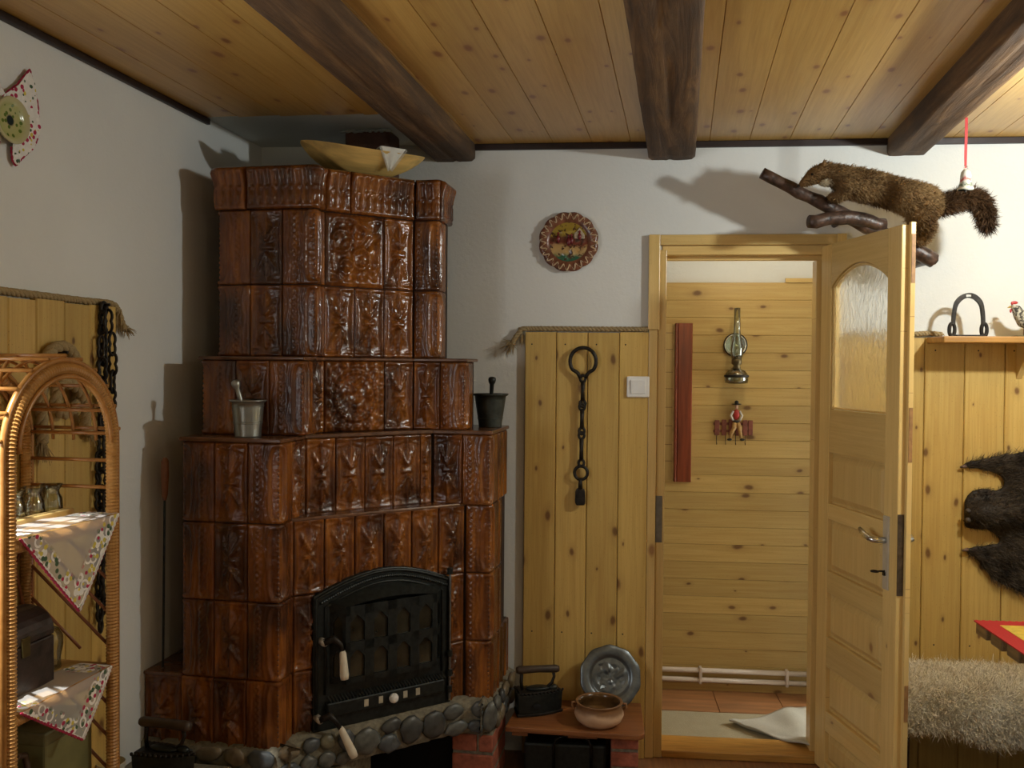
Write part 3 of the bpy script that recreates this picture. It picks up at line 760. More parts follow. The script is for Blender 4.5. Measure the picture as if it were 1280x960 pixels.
# hinge rod and latches with porcelain handles
M().tube([DG(.588, .026, .36), DG(.588, .026, .835)], .0045, 6).build('hinge_rod', plain('grey_rod', (.20, .19, .17), .4, .8), FD)
for zz in (.39, .45, .52, .82): M().tube([DG(.588, .024, zz), DG(.588, .024, zz + .022)], .011, 8).build('hinge_knuckle', iron_black, FD)
for (s, z, dz, ds, lab) in ((.105, .655, -.075, .004, 0), (.09, .400, -.085, .055, 1)):
    M().tube([DG(s - .01, .012, z), DG(s - .01, .05, z)], .012, 10).build('latch_pivot', nickel, FD, smooth=True)
    M().tube([DG(s - .012, .045, z), DG(s + .02, .055, z + .012), DG(s + .04, .062, z - .01), DG(s + .045 + ds * .15, .066, z - .035)], [.012, .013, .009, .008], 8).build('latch_arm', iron_rust, FD, smooth=True)
    a_ = Vector(DG(s + .045 + ds * .15, .066, z - .03)); b_ = Vector(DG(s + .045 + ds, .075, z - .03 + dz * 1.25))
    M().tube([a_, a_.lerp(b_, .1), a_.lerp(b_, .85), b_, b_ + (b_ - a_) * .02], [.008, .0115, .0155, .0135, .006], 12).build('latch_handle', cream_handle, FD, smooth=True)

# ---- stone plinth below the tiles
stone_ms = [plain('cobble_%s' % n_, c, .38, 0, .45, 25, .2) for n_, c in (('slate', (.095, .10, .09)), ('olive', (.13, .12, .075)), ('dun', (.17, .135, .085)), ('dark', (.055, .058, .055)), ('blue', (.075, .085, .09)))]
mortar = plain('grey_mortar', (.19, .17, .12), .95, 0, .35, 60, .6)
PLp = [(.0, .885), (.49, .885), (.515, .79), (.97, .33), (1.07, .33), (1.08, -.085)]
def plinth_path(): return rounded(PLp, [0, .05, .06, .06, .05, 0])
pp = plinth_path(); Ltot = pp[1][-1]
PL = thing('stone_plinth', 'plinth of rounded river stones set in mortar under the brown stove', 'plinth', W(0, 0), LROT)
pm = M(); nu = 160
for j, (zz, off) in enumerate(((.225, -.02), (.235, .0), (.338, -.002), (.356, -.045))):
    for i in range(nu + 1):
        p, n_ = at(pp, Ltot * i / nu); q = p + n_ * (off - .012 + .006 * nz(i * .35, j * 2.1)); pm.v.append((q.x, q.y, zz + .006 * nz(i * .3, j + 7)))
pm.f += [(j * (nu + 1) + i, j * (nu + 1) + i + 1, (j + 1) * (nu + 1) + i + 1, (j + 1) * (nu + 1) + i) for j in range(3) for i in range(nu)]
pm.build('mortar_bed', mortar, PL, smooth=True, fix=False)
def cobble(path, u, z, w, h, seed, parent, depth=.013):
    m = M(); nn, mm_ = 12, 7; p0, n0 = at(path, u); tx = Vector((-n0.y, n0.x))
    vs = []
    tilt = random.uniform(-.25, .25)
    for i in range(mm_ + 1):
        ph = pi * i / mm_ - pi / 2
        for k in range(nn):
            th = 2 * pi * k / nn
            r = (1 + .26 * nz(cos(th) * 1.3 + seed, sin(th) * 1.3, ph))
            ce_ = cos(ph); x = abs(ce_) ** .7 * cos(th) * w / 2 * r; y = abs(ce_) ** .7 * sin(th) * h / 2 * r; o = sin(ph) * depth * (1 + .2 * nz(seed, th))
            x, y = x * cos(tilt) - y * sin(tilt), x * sin(tilt) + y * cos(tilt)
            pp_, nn_ = at(path, u + x); q = pp_ + nn_ * (o - .006); vs.append((q.x, q.y, z + y))
    fs = [(i * nn + k, i * nn + (k + 1) % nn, (i + 1) * nn + (k + 1) % nn, (i + 1) * nn + k) for i in range(mm_) for k in range(nn)]
    m.add(vs, fs); return m.build('cobble', random.choice(stone_ms), parent, smooth=True)
u = .02
while u < Ltot - .03:
    w = random.uniform(.055, .115)
    if random.random() < .7:
        hh = random.uniform(.045, .065); cobble(pp, u + w / 2, .232 + hh / 2, w * 1.04, hh, u * 31, PL); w2 = w * random.uniform(.85, 1.05); cobble(pp, u + w / 2 + random.uniform(-.012, .012), .236 + hh + (.115 - hh) / 2, w2, .115 - hh, u * 17 + 3, PL)
    else: cobble(pp, u + w / 2, .292, w * 1.04, random.uniform(.095, .112), u * 13, PL)
    u += w + .001
# left foot of the plinth carries on to the floor, the hearth under the door is a dark recess
M().prism([(.0, -.86), (.60, -.86), (.60, -.70), (.66, -.50), (.10, -.2), (0, -.2)], 0, .226).build('plinth_core', mortar, PL)
for r_ in range(3):
    for k in range(6):
        pf = rounded([(0, .865), (.60, .865), (.63, .70)], [0, .03, 0]); cobble(pf, .06 + k * .095 + (r_ % 2) * .03, .04 + r_ * .075, .085, .066, r_ * 7 + k, PL)
# near-black block at the back of the hearth void
near_black = plain('near_black', (.006, .005, .005), .95)
M().box(.10, 1.0, -.24, -.05, 0, .224).build('hearth_back', near_black, PL)

# ---- brick pier at the right end of the plinth
def bricks(label, x0, x1, y0, y1, ztop, rows_, seed, loc=None, rz=0):
    t = thing('brick_pier', label, 'pier', loc or (0, 0, 0), rz)
    M().box(x0 + .006, x1 - .006, y0 + .006, y1 - .006, 0, ztop).build('mortar_joint', mortar, t)
    bm_ = plain('red_brick_%d' % seed, (.30, .085, .045), .9, 0, .35, 35, .5)
    h = (ztop - .002) / rows_
    for r_ in range(rows_):
        z0 = r_ * h; cut = [x0, x1] if r_ % 2 else [x0, (x0 + x1) / 2 + .02, x1]
        if x1 - x0 < .13: cut = [x0, x1]
        for a, b in zip(cut[:-1], cut[1:]):
            M().box(a + .004, b - .004, y0 - .002, y1 + .001, z0 + .010, z0 + h - .002).build('brick', bm_, t, bevel=.005)
    return t
bricks('red brick pier under the stone plinth beside the dark hearth', .905, 1.065, -.31, -.06, .224, 3, 1, W(0, 0), LROT)
bricks('red brick pier under right end of the low wooden shelf board', .068, .178, 3.44, 3.70, .204, 3, 2)

# ================================================================== THINGS BY THE STOVE
# ---- low shelf board between stove and door
sb = thing('low_shelf', 'low reddish wooden shelf board with rounded corner between stove and door', 'shelf')
redwood = N('reddish_varnished_wood'); _v = redwood.coords((.6, 9, 9)); _f2 = redwood.noise(_v, 6, 5, .6, .8)
redwood.l(redwood.ramp(_f2, [(.3, (.16, .055, .018)), (.7, (.30, .115, .036))]), redwood.b.inputs['Base Color']); redwood.set(Roughness=.38); redwood = redwood.m
n_ = 8; poly = [(-.325, 3.405), (.155, 3.375)] + [(.155 + .04 * sin(pi / 2 * i / n_), 3.415 - .04 * cos(pi / 2 * i / n_)) for i in range(1, n_ + 1)] + [(.195, 3.705), (-.285, 3.705)]
M().prism(poly, .205, .226).build('board', redwood, sb, bevel=.004)
M().box(-.30, -.24, 3.42, 3.70, .186, .205).build('batten', redwood, sb, bevel=.002); M().box(-.09, .02, 3.42, 3.70, .186, .205).build('batten', redwood, sb, bevel=.002)
# ---- black ash bucket with wire bail under the shelf
ab_ = thing('ash_bucket', 'black metal ash box with arched wire handle under the low shelf', 'bucket')
M().box(-.26, .055, 3.50, 3.69, 0, .13).build('body', iron_black, ab_, bevel=.01)
hb_ = [(-.145, 3.485, .04), (-.145, 3.485, .13), (-.135, 3.485, .155), (-.105, 3.485, .168), (-.04, 3.485, .168), (-.012, 3.485, .155), (-.002, 3.485, .13), (-.002, 3.485, .04)]
M().tube(hb_, .0055, 8).build('handle', plain('polished_black_wire', (.03, .03, .03), .12, .9), ab_, smooth=True)
# ---- charcoal irons
def coal_iron(label, loc, rz, sc=1.0):
    t = thing('charcoal_iron', label, 'iron', loc, rz); t.scale = (sc, sc, sc)
    def outl(k, n=12):
        p = [(-.085 * k, -.045 * k)]
        for i in range(n + 1):
            u_ = i / n; p.append((-.085 * k + .185 * k * u_, -.045 * k * (1 - u_ ** 2.6)))
        return p[1:] + [(x, -y) for x, y in p[1:-1][::-1]]
    M().prism(outl(1.02), 0, .012).build('sole', iron_rust, t, bevel=.003)
    m = M(); A_ = outl(.96); B_ = outl(1.0); n1 = len(A_)
    m.add([(x, y, .012) for x, y in A_] + [(x, y, .085) for x, y in B_], [tuple(range(n1 - 1, -1, -1)), tuple(range(n1, 2 * n1))] + [(i, (i + 1) % n1, n1 + (i + 1) % n1, n1 + i) for i in range(n1)])
    m.build('body', iron_black, t, bevel=.003)
    d = M()
    for i in range(n1):
        x, y = B_[i]; d.ell((x * .985, y * .985, .088), (.006, .005, .006), 6, 4)
    d.build('scalloped_rim', iron_rust, t)
    M().prism(outl(.93), .085, .094).build('lid', iron_rust, t, bevel=.003)
    d = M(); d.ell((.0, 0, .098), (.05, .025, .010)).ell((.06, 0, .098), (.02, .014, .012)); d.build('lid_boss', iron_black, t, smooth=True)
    M().ell((-.01, -.0455, .04), (.017, .003, .012), 12, 6).ell((-.01, .0455, .04), (.017, .003, .012), 12, 6).build('air_hole', plain('hole_dark', (.003, .003, .003), .9), t)  # holes drawn as solid ovals, their darkness put into the colour
    M().tube([(-.062, 0, .094), (-.066, 0, .125), (-.062, 0, .165)], .0065, 8).build('bracket', iron_rust, t, smooth=True)
    M().tube([(.03, 0, .094), (.055, 0, .115), (.065, 0, .14), (.060, 0, .165)], [.007, .006, .006, .0065], 8).build('bracket', iron_rust, t, smooth=True)
    M().tube([(-.085, 0, .170), (-.075, 0, .170), (.0, 0, .172), (.072, 0, .170), (.084, 0, .170)], [.011, .0155, .014, .0155, .011], 12).build('grip', plain('dark_wood_grip_' + str(round(sc, 2)), (.05, .032, .02), .55, 0, .4, 25), t, smooth=True)
    return t
coal_iron('black charcoal flat iron with wooden grip on the low shelf', (-.212, 3.555, .226), radians(14), 1.0)
# ---- clay bowl
cb = thing('clay_bowl', 'rough two-tone clay bowl with glazed inside on the low shelf', 'bowl', (.026, 3.475, .226)); cb.scale = (.90, .90, .84)
def clay_m():
    k = N('rough_clay'); v = k.coords(); f_ = k.noise(v, 9, 5); tc = k.coords((1, 1, 1)); sp_ = k.n('ShaderNodeSeparateXYZ'); k.l(tc, sp_.inputs[0])
    g = k.math('ADD', sp_.outputs[2], k.math('MULTIPLY', f_, .06))
    k.l(k.mix(k.ramp(g, [(.088, (0, 0, 0)), (.104, (1, 1, 1))]), k.ramp(f_, [(.3, (.46, .28, .16)), (.7, (.66, .45, .28))]), (.21, .10, .035)), k.b.inputs['Base Color']); k.set(Roughness=.6); return k.m
prof = [(.055, 0), (.075, .004), (.095, .022), (.104, .045), (.100, .068), (.090, .084), (.094, .094), (.100, .100), (.098, .104), (.088, .100), (.082, .086), (.090, .068), (.092, .045), (.08, .022), (.05, .012), (.001, .010)]
M().lathe(prof, 40).build('body', clay_m(), cb, smooth=True)
M().lathe([(.001, .0115), (.05, .0135), (.079, .0235), (.0905, .045), (.0885, .068), (.0805, .086), (.0865, .1002), (.088, .1012), (.082, .088), (.0895, .068), (.0912, .045)], 40).build('inside_glaze', plain('dark_honey_glaze', (.11, .055, .018), .2, 0, .5, 12), cb, smooth=True)
for sg in (-1, 1):
    M().tube([(sg * .094, 0, .094), (sg * .112, 0, .092), (sg * .112, 0, .074), (sg * .10, 0, .066)], .006, 8).build('lug', plain('clay_lug_%d' % (sg + 1), (.25, .12, .045), .5), cb, smooth=True)
# ---- pewter dish leaning on the wall
pd_ = thing('pewter_dish', 'dark pewter dish with relief rider leaning against the pine planks', 'dish', (.068, 3.650, .228))
pew = plain('dark_pewter', (.13, .145, .15), .36, .75, .35, 22, .15)
def lob(an, r, z): return r * (1 + .018 * cos(an * 10) * (1 if r > .09 else 0))
m = M().lathe([(.001, .004), (.074, .004), (.080, .012), (.086, .016), (.118, .018), (.121, .021), (.118, .024), (.088, .021), (.080, .017), (.074, .009), (.001, .009)], 60, fn=lob)
d1 = m.build('plate', pew, pd_, smooth=True)
rl = M()
def rad_grid(u, v):
    r = .072 * v; an = 2 * pi * u; x, y = r * cos(an), r * sin(an)
    h = .009 * max(0, nz(x * 30 + 5, y * 30, 2)) + .004 * nz(x * 80, y * 80, 3); return (x, y, .0095 + h * ss(.072, .055, r))
rl.grid(48, 14, rad_grid); rl.build('relief', pew, d1, smooth=True)
d1.rotation_euler = (radians(68), radians(18), 0); d1.location = (0, .0, .117)
# ---- mortars with pestles
def mortar_set(label, loc, rz, mat, h, rb, rt, pest_mat, pest, band):
    t = thing('mortar_and_pestle', label, 'mortar', loc, rz)
    pr = [(rb * .55, 0), (rb, 0), (rb * 1.01, .004)] + [(rb + (rt * .86 - rb) * k / 8, .006 + (h * .88) * k / 8) for k in range(1, 9)] + [(rt * .93, h * .94), (rt, h * .975), (rt, h), (rt * .9, h * .99), (rt * .78, h * .85), (rb * .7, .03), (.001, .025)]
    M().lathe(pr, 36).build('cup', mat, t, smooth=True)
    for z in band:
        r = rb + (rt * .86 - rb) * z / h; m_ = M(); m_.lathe([(r, -.002), (r + .0028, 0), (r, .002)], 36, (0, 0, z)); m_.build('ring', mat, t, smooth=True)
    a, b = Vector(pest[0]), Vector(pest[1]); d = (b - a).normalized()
    M().tube([a, a + d * .012, a + d * .02, a.lerp(b, .6), b - d * .03, b - d * .022, b - d * .012, b - d * .004, b], [.013, .015, .009, .0075, .0085, .013, .0155, .014, .006], 12).build('pestle', pest_mat, t, smooth=True)
    return t
pewl = plain('grey_pewter', (.33, .34, .31), .33, .85, .15, 12, .03)
mortar_set('shiny grey metal mortar with slanted pestle on left stove ledge', W(.79, .335, 1.339), 0, pewl, .121, .042, .060, pewl, ((.0, .0, .03), (-.044, .0, .185)), (.045, .050, .10))
brz = plain('dark_bronze', (.060, .068, .060), .45, .7, .4, 25, .15)
mortar_set('dark bronze mortar with flared rim and upright pestle on right ledge', W(.10, .999, 1.339), 0, brz, .130, .044, .071, plain('dark_iron_pestle', (.03, .032, .03), .42, .7), ((.0, .0, .03), (.008, -.01, .195)), (.035,))
# ---- wooden dough trough with cloth on the stove
TR = thing('wooden_trough', 'long pale wooden dough trough lying on top of the stove', 'trough', W(.355, .575, 2.258), LROT + pi / 4)
m = M(); NU, NV = 44, 22
def trough(u, v, inner=False):
    x = (u - .5) * 2; y = (v - .5) * 2
    L = .245 - (.012 if inner else 0); wv = .115 - (.010 if inner else 0)
    w_ = wv * (1 - abs(x) ** 3.2) ** .7 if abs(x) < 1 else 0
    zr = .083 + .022 * abs(x) ** 3
    base = .012 if inner else 0
    k = max(abs(x) ** 2.6, abs(y) ** 2.2)
    return (x * L * (.74 + .26 * k), y * (w_ * (.62 + .38 * abs(y)) + .004), base + (zr - base) * k)
m.grid(NU, NV, lambda u, v: trough(u, v)); m.grid(NU, NV, lambda u, v: tuple(trough(u, v, True)), True)
vs = []
ring = [(i / NU, 0) for i in range(NU)] + [(1, j / NV) for j in range(NV)] + [(1 - i / NU, 1) for i in range(NU)] + [(0, 1 - j / NV) for j in range(NV)]
k = len(ring); m.add([trough(*q) for q in ring] + [trough(*q, True) for q in ring], [(i, (i + 1) % k, k + (i + 1) % k, k + i) for i in range(k)])
wood_pale = plain('pale_beech', (.62, .41, .13), .55, 0, .35, 9, .1, (.35, 3, 3))
m.build('shell', wood_pale, TR, smooth=True)
cl = thing('fringed_napkin', 'white fringed napkin hanging over rim of the wooden trough', 'napkin', W(.355, .575, 2.258), LROT + pi / 4)
m = M()
def nap(u, v):     # triangle over the front rim
    x = .055 + (u - .5) * .10 * (1 - v * .95); t = v
    return (x, -.117 - .006 + .028 * t + .003 * sin(u * 9), .098 - .075 * t)
m.grid(12, 10, nap); m.grid(10, 4, lambda u, v: (.055 + (u - .5) * .10, -.1235 + .06 * v, .0985 - .012 * v ** 2))
linen = plain('white_linen', (.66, .65, .58), .9, 0, .06, 80)
o = m.build('cloth', linen, cl, smooth=True); sd = o.modifiers.new('thick', 'SOLIDIFY'); sd.thickness = .002
f = M()
for i in range(60):
    t = i / 59; sgn = -1 if i % 2 else 1
    p = Vector(nap(0 if sgn < 0 else 1, t)); f.tube([p, p + Vector((sgn * .006, -.001, -.006))], .0008, 4)
f.build('fringe', linen, cl)

# ---- round ceramic plate on the wall
RP = thing('wall_plate', 'round brown ceramic wall plate with painted relief scene and scrolled rim', 'plate', (-.113, YB - .002, 2.077)); RP.rotation_euler = (pi / 2, 0, 0)
def rimw(an, r, z): return r * (1 + (.045 * abs(sin(an * 6)) - .01) * (1 if r > .1 else 0))
browng = plain('brown_rim_glaze', (.17, .065, .035), .25, 0, .45, 35, .3)
M().lathe([(.001, 0), (.10, 0), (.116, .012), (.117, .016), (.104, .022), (.084, .016), (.078, .010), (.001, .010)], 72, fn=rimw).build('rim', browng, RP, smooth=True)
sc_ = M()
for k in range(24):
    an = 2 * pi * k / 24
    pts = [((.103 + .012 * sin(t * 2 * pi)) * cos(an + (t - .5) * .22), (.103 + .012 * sin(t * 2 * pi)) * sin(an + (t - .5) * .22), .021) for t in np.linspace(0, 1, 9)]
    sc_.tube(pts, [.001, .0022, .003, .003, .003, .003, .0026, .002, .001], 6)
sc_.build('scrolls', plain('cream_scroll', (.50, .36, .22), .3, 0, .4, 60), RP, smooth=True)
def scene_m():
    k = N('painted_relief'); v = k.coords(); f_ = k.noise(v, 28, 4, .6); sp_ = k.n('ShaderNodeSeparateXYZ'); k.l(v, sp_.inputs[0]); y = k.math('ADD', sp_.outputs[1], k.math('MULTIPLY', k.math('SUBTRACT', f_, .5), .05))
    c = k.ramp(k.math('ADD', k.math('MULTIPLY', y, 6.2), .5), [(.12, (.03, .11, .06)), (.22, (.45, .30, .12)), (.38, (.42, .26, .10)), (.46, (.16, .035, .022)), (.62, (.12, .04, .02)), (.70, (.34, .24, .04)), (.9, (.30, .2, .03))])
    g = k.noise(v, 60, 3); c = k.mix(k.ramp(g, [(.55, (0, 0, 0)), (.62, (1, 1, 1))]), c, (.06, .025, .015)); k.l(c, k.b.inputs['Base Color']); k.set(Roughness=.2); return k.m
scn = M(); scn.grid(60, 16, lambda u, v: (.079 * v * cos(2 * pi * u), .079 * v * sin(2 * pi * u), .0105 + ss(1, .85, v) * (.010 * max(0, nz(.079 * v * cos(2 * pi * u) * 38 + 2, .079 * v * sin(2 * pi * u) * 38, 1)))))
scn.build('relief_scene', scene_m(), RP, smooth=True)
figs = M()
for (x, y, w, h) in ((-.042, .012, .016, .034), (.0, .0, .018, .036), (.012, .006, .014, .032), (.044, .022, .016, .028)): figs.ell((x, y, .016), (w / 2, h / 2, .008), 10, 6).ell((x, y + h * .62, .018), (.005, .006, .005), 8, 6)
figs.build('figures', plain('dark_red_glaze', (.16, .018, .022), .2, 0, .4, 50), RP, smooth=True)
hut = M().prism([(.022, .012), (.064, .012), (.064, .028), (.043, .058), (.022, .028)], .011, .018).build('cottage', plain('pale_cottage', (.42, .34, .24), .4, 0, .4, 80), RP, bevel=.003)
# ---- hand-forged iron puller hanging on the planks
HK = thing('forged_iron_hanger', 'hand-forged iron ring and linked bars hanging on the pine planks', 'iron hanger', (-.05, 3.690, 0))
ring = [(.052 * sin(t) * (1 if abs(t) < 2.3 else .8), 0, 1.597 + .055 * cos(t)) for t in np.linspace(-2.65, 2.65, 26)]
M().tube([(-.010, 0, 1.53)] + ring + [(.010, 0, 1.53)], .0075, 8).build('ring', iron_rust, HK, smooth=True)
def link(x, z1, z0, rot=0):
    m = M(); m.tube([(x, 0, z1 - .012), (x, 0, (z1 + z0) / 2), (x, 0, z0 + .012)], [.009, .0075, .009], 8)
    for z in (z1, z0): m.tube([(x + .011 * cos(t), .0, z + .013 * sin(t)) for t in np.linspace(0, 2 * pi, 12, endpoint=False)], .006, 6, True)
    return m.build('link', iron_rust, HK, smooth=True)
link(0, 1.528, 1.428); link(-.002, 1.415, 1.318); link(-.003, 1.300, 1.190)
M().tube([(-.004 + .026 * cos(t), 0, 1.150 + .027 * sin(t)) for t in np.linspace(0, 2 * pi, 24, endpoint=False)], .0065, 8, True).build('ring', iron_rust, HK, smooth=True)
m = M().tube([(-.006, 0, 1.128), (-.006, 0, 1.085)], [.007, .010], 8); m.build('stem', iron_rust, HK, smooth=True)
M().prism([(-.020, 1.088), (-.026, 1.075), (-.027, 1.032), (-.022, 1.020), (.010, 1.020), (.015, 1.032), (.014, 1.075), (.008, 1.088)], -.009, .007, 'y').build('weight', iron_rust, HK, bevel=.004)
M().tube([(0, .025, 1.648), (0, -.010, 1.648)], .003, 6).build('peg', iron_rust, HK)
# ---- light switch
SW = thing('light_switch', 'white square rocker light switch on the pine planks', 'switch', (.170, 3.709, 1.497))
M().box(-.045, .045, -.011, 0, -.042, .042).build('frame', white_plastic, SW, bevel=.005)
rk = M().add([(-.030, -.011, -.028), (.030, -.011, -.028), (.030, -.011, .028), (-.030, -.011, .028), (-.029, -.014, -.027), (.029, -.014, -.027), (.029, -.018, .027), (-.029, -.018, .027)],
             [(0, 1, 5, 4), (1, 2, 6, 5), (2, 3, 7, 6), (3, 0, 4, 7), (4, 5, 6, 7)]); rk.build('rocker', white_plastic, SW, bevel=.001)
# ---- poker between stove and wall
pk = thing('fire_poker', 'thin black poker with wooden handle standing between stove and wall', 'poker', W(.82, .05, .567), LROT)
M().tube([(0, 0, .004), (.012, -.01, .57)], .004, 6).build('rod', iron_black, pk)
M().tube([(.012, -.01, .56), (.013, -.011, .58), (.014, -.012, .64), (.015, -.013, .69), (.015, -.013, .70)], [.006, .010, .013, .012, .006], 10).build('handle', plain('brown_handle', (.20, .075, .03), .45), pk, smooth=True)
# ---- big charcoal iron and bowl on the hearth corner by the side wall
hs = M().box(.0, .34, -1.14, -.895, 0, .300).build('hearth_block', mortar, PL, bevel=.01)
coal_iron('large black charcoal iron with long handle beside stove base', W(1.03, .185, .300), radians(-8), 1.02)

# ================================================================== DOORWAY AND HALL THINGS
# ---- kerosene wall lamp
KL = thing('kerosene_lamp', 'glass kerosene lamp with round mirror reflector on hall wall', 'oil lamp', (.668, YH - .075, 1.500))
M().lathe([(.03, 0), (.052, .003), (.056, .02), (.052, .045), (.04, .062), (.018, .07), (.016, .07), (.038, .058), (.05, .042), (.053, .02), (.05, .006), (.001, .004)], 28).build('tank', glass, KL, smooth=True)
M().lathe([(.0545, .030), (.058, .032), (.058, .040), (.0535, .042)], 28).build('band', iron_rust, KL, smooth=True)
M().lathe([(.017, .068), (.02, .075), (.014, .085), (.024, .095), (.024, .115), (.018, .122), (.001, .122)], 20).build('burner', plain('aged_brass', (.13, .10, .05), .4, .8), KL, smooth=True)
M().lathe([(.022, .115), (.030, .14), (.031, .165), (.022, .21), (.016, .25), (.0145, .36), (.013, .36), (.0145, .25), (.0205, .21), (.0295, .165), (.0285, .14), (.0205, .115)], 24).build('chimney', glass, KL, smooth=True)
rf = M().lathe([(.001, 0), (.03, .001), (.048, .005), (.054, .009), (.054, .012), (.046, .009), (.001, .004)], 36); rfo = rf.build('reflector', plain('mirror_silver', (.75, .78, .72), .12, 1.0, .05), KL, smooth=True)
rfo.rotation_euler = (pi / 2, 0, 0); rfo.location = (0, .055, .185)
rr = M().tube([(.0545 * cos(t), .045, .185 + .0545 * sin(t)) for t in np.linspace(0, 2 * pi, 36, endpoint=False)], .003, 6, True).build('reflector_rim', iron_rust, KL, smooth=True)
M().tube([(0, .055, .19), (0, .06, .05), (0, .02, .034)], .004, 6).build('bracket', iron_rust, KL)
M().tube([(.0555 * cos(t), .0555 * sin(t), .036) for t in np.linspace(0, 2 * pi, 28, endpoint=False)], .003, 6, True).build('hoop', iron_rust, KL)
# ---- cowboy key rack
CK = thing('key_rack', 'small red fence key rack with a hatted rider figurine on hall wall', 'key rack', (.665, YH - .022, 1.225))
fen = plain('red_brown_paint', (.22, .065, .04), .5, 0, .3, 60)
for x in (-.078, -.045, -.012, .022, .055, .080): M().box(x - .011, x + .011, -.004, .004, .022 + random.uniform(0, .004), .098 + random.uniform(-.006, .004)).build('picket', fen, CK, bevel=.002)
for z in (.045, .080): M().box(-.095, .092, .003, .008, z - .006, z + .006).build('rail', fen, CK, bevel=.001)
for x in (-.080, -.038, .010, .055): M().tube([(x, -.002, .03), (x, -.003, -.014), (x, -.010, -.020), (x, -.014, -.012)], .0016, 5).build('hook', iron_rust, CK)
blk = plain('black_paint', (.012, .011, .012), .4); skin = plain('painted_flesh', (.52, .32, .21), .5); tan = plain('tan_paint', (.46, .27, .09), .5, 0, .3, 80); redp = plain('red_paint', (.45, .035, .03), .4); wht = plain('white_paint', (.62, .60, .56), .5)
fg = M()
fg.tube([(.004, -.012, .085), (.0, -.02, .06), (-.014, -.02, .035), (-.018, -.018, .012)], [.011, .011, .009, .007], 8); fg.tube([(.018, -.012, .085), (.026, -.02, .06), (.03, -.02, .035), (.034, -.018, .012)], [.011, .011, .009, .007], 8)
fg.build('trousers', tan, CK, smooth=True)
for bx in (-.022, .038): M().ell((bx, -.024, .006), (.012, .010, .006)).build('boot', blk, CK, smooth=True)
M().ell((.011, -.014, .092), (.016, .010, .008)).build('belt', blk, CK, smooth=True)
M().ell((.011, -.012, .125), (.016, .010, .026)).build('shirt', redp, CK, smooth=True)
M().tube([(-.004, -.012, .142), (-.016, -.016, .12), (-.006, -.022, .098)], [.006, .0055, .005], 8).tube([(.026, -.012, .142), (.038, -.016, .12), (.026, -.022, .098)], [.006, .0055, .005], 8).build('sleeves', wht, CK, smooth=True)
M().ell((.011, -.014, .163), (.009, .009, .013)).build('head', skin, CK, smooth=True)
M().ell((.011, -.014, .176), (.024, .018, .0035), 16).ell((.011, -.014, .184), (.010, .010, .010)).build('hat', blk, CK, smooth=True)
# ---- dark red plank with pale panel
wp = thing('wall_rack', 'dark red varnished plank beside a pale grooved panel on hall wall', 'wall rack', (.0, YH - .017, 0))
dr = plain('dark_red_varnish', (.20, .042, .013), .25, 0, .4, 8, 0, (8, 1, .5))
M().prism([(.394, 0), (.394, -.022), (.398, -.026), (.460, -.026), (.464, -.02), (.464, 0)], 1.022, 1.788).build('plank', dr, wp)
M().box(.380, .393, -.034, 0, 1.022, 1.788).build('moulding', dr, wp, bevel=.004)
M().box(.28, .379, -.012, 0, 1.03, 1.785).build('pale_panel', pine_door, wp)
for i, z in enumerate((1.12, 1.2, 1.29, 1.38, 1.47, 1.55, 1.66, 1.74)): M().box(.335, .372, -.0135, -.012, z, z + .003).build('groove', plain('groove_%d' % i, (.25, .14, .05), .6), wp)
M().box(.372, .3795, -.018, -.012, 1.03, 1.785).build('edge_strip', plain('pale_edge', (.70, .52, .22), .4), wp)
# ---- heating pipes
pip = plain('cream_pipe_paint', (.66, .55, .44), .35, 0, .05)
hp_ = thing('heating_pipes', 'pair of cream painted heating pipes along base of hall wall', 'pipes', (0, YH - .035, 0))
for z in (.108, .062): M().tube([(-.5, 0, z), (1.118, 0, z)], .0125, 12).build('pipe', pip, hp_, smooth=True)
for x in (.52, .93): M().box(x - .007, x + .007, -.016, .022, .045, .125).build('clip', pip, hp_, bevel=.003)
# ---- carpet and folded rag rug
def fabric(name, a, b, sc=220):
    k = N(name); v = k.coords(); f_ = k.noise(v, sc, 3); g = k.noise(v, 18, 4); k.l(k.mix(g, k.ramp(f_, [(.3, a), (.7, b)]), a), k.b.inputs['Base Color']); k.set(Roughness=.95); k.bump(f_, .6, .004); return k.m
cp = M().box(-.25, 1.15, YB + .165, 4.21, .0055, .013).build('hall_carpet', fabric('beige_carpet', (.36, .31, .19), (.52, .46, .31)), bevel=.003)
tag(cp, 'flat beige carpet on the hall floor behind threshold', 'carpet')
m = M()
def rug(u, v):
    x = .60 + .62 * u; y0 = 4.06 - .62 * min(u, .45) ** 1.0; y1 = 4.07 + .36 * u
    y = y0 + (y1 - y0) * v; z = .020 + .030 * exp(-((u - .45) / .10) ** 2) * (1 - v * .3) + .014 * ss(.1, .0, u) + .018 * ss(.25, 0, v) * (sin(u * 9) * .5 + .5) + .006 * sin(u * 11 + v * 4) ** 2
    return (x, y, z)
m.grid(36, 18, rug); o = m.build('rag_rug', fabric('pale_rag_rug', (.46, .44, .36), (.62, .58, .48)), smooth=True); so = o.modifiers.new('t', 'SOLIDIFY'); so.thickness = .006
tag(o, 'pale rumpled rug with a flipped corner on the beige hall carpet', 'rug')

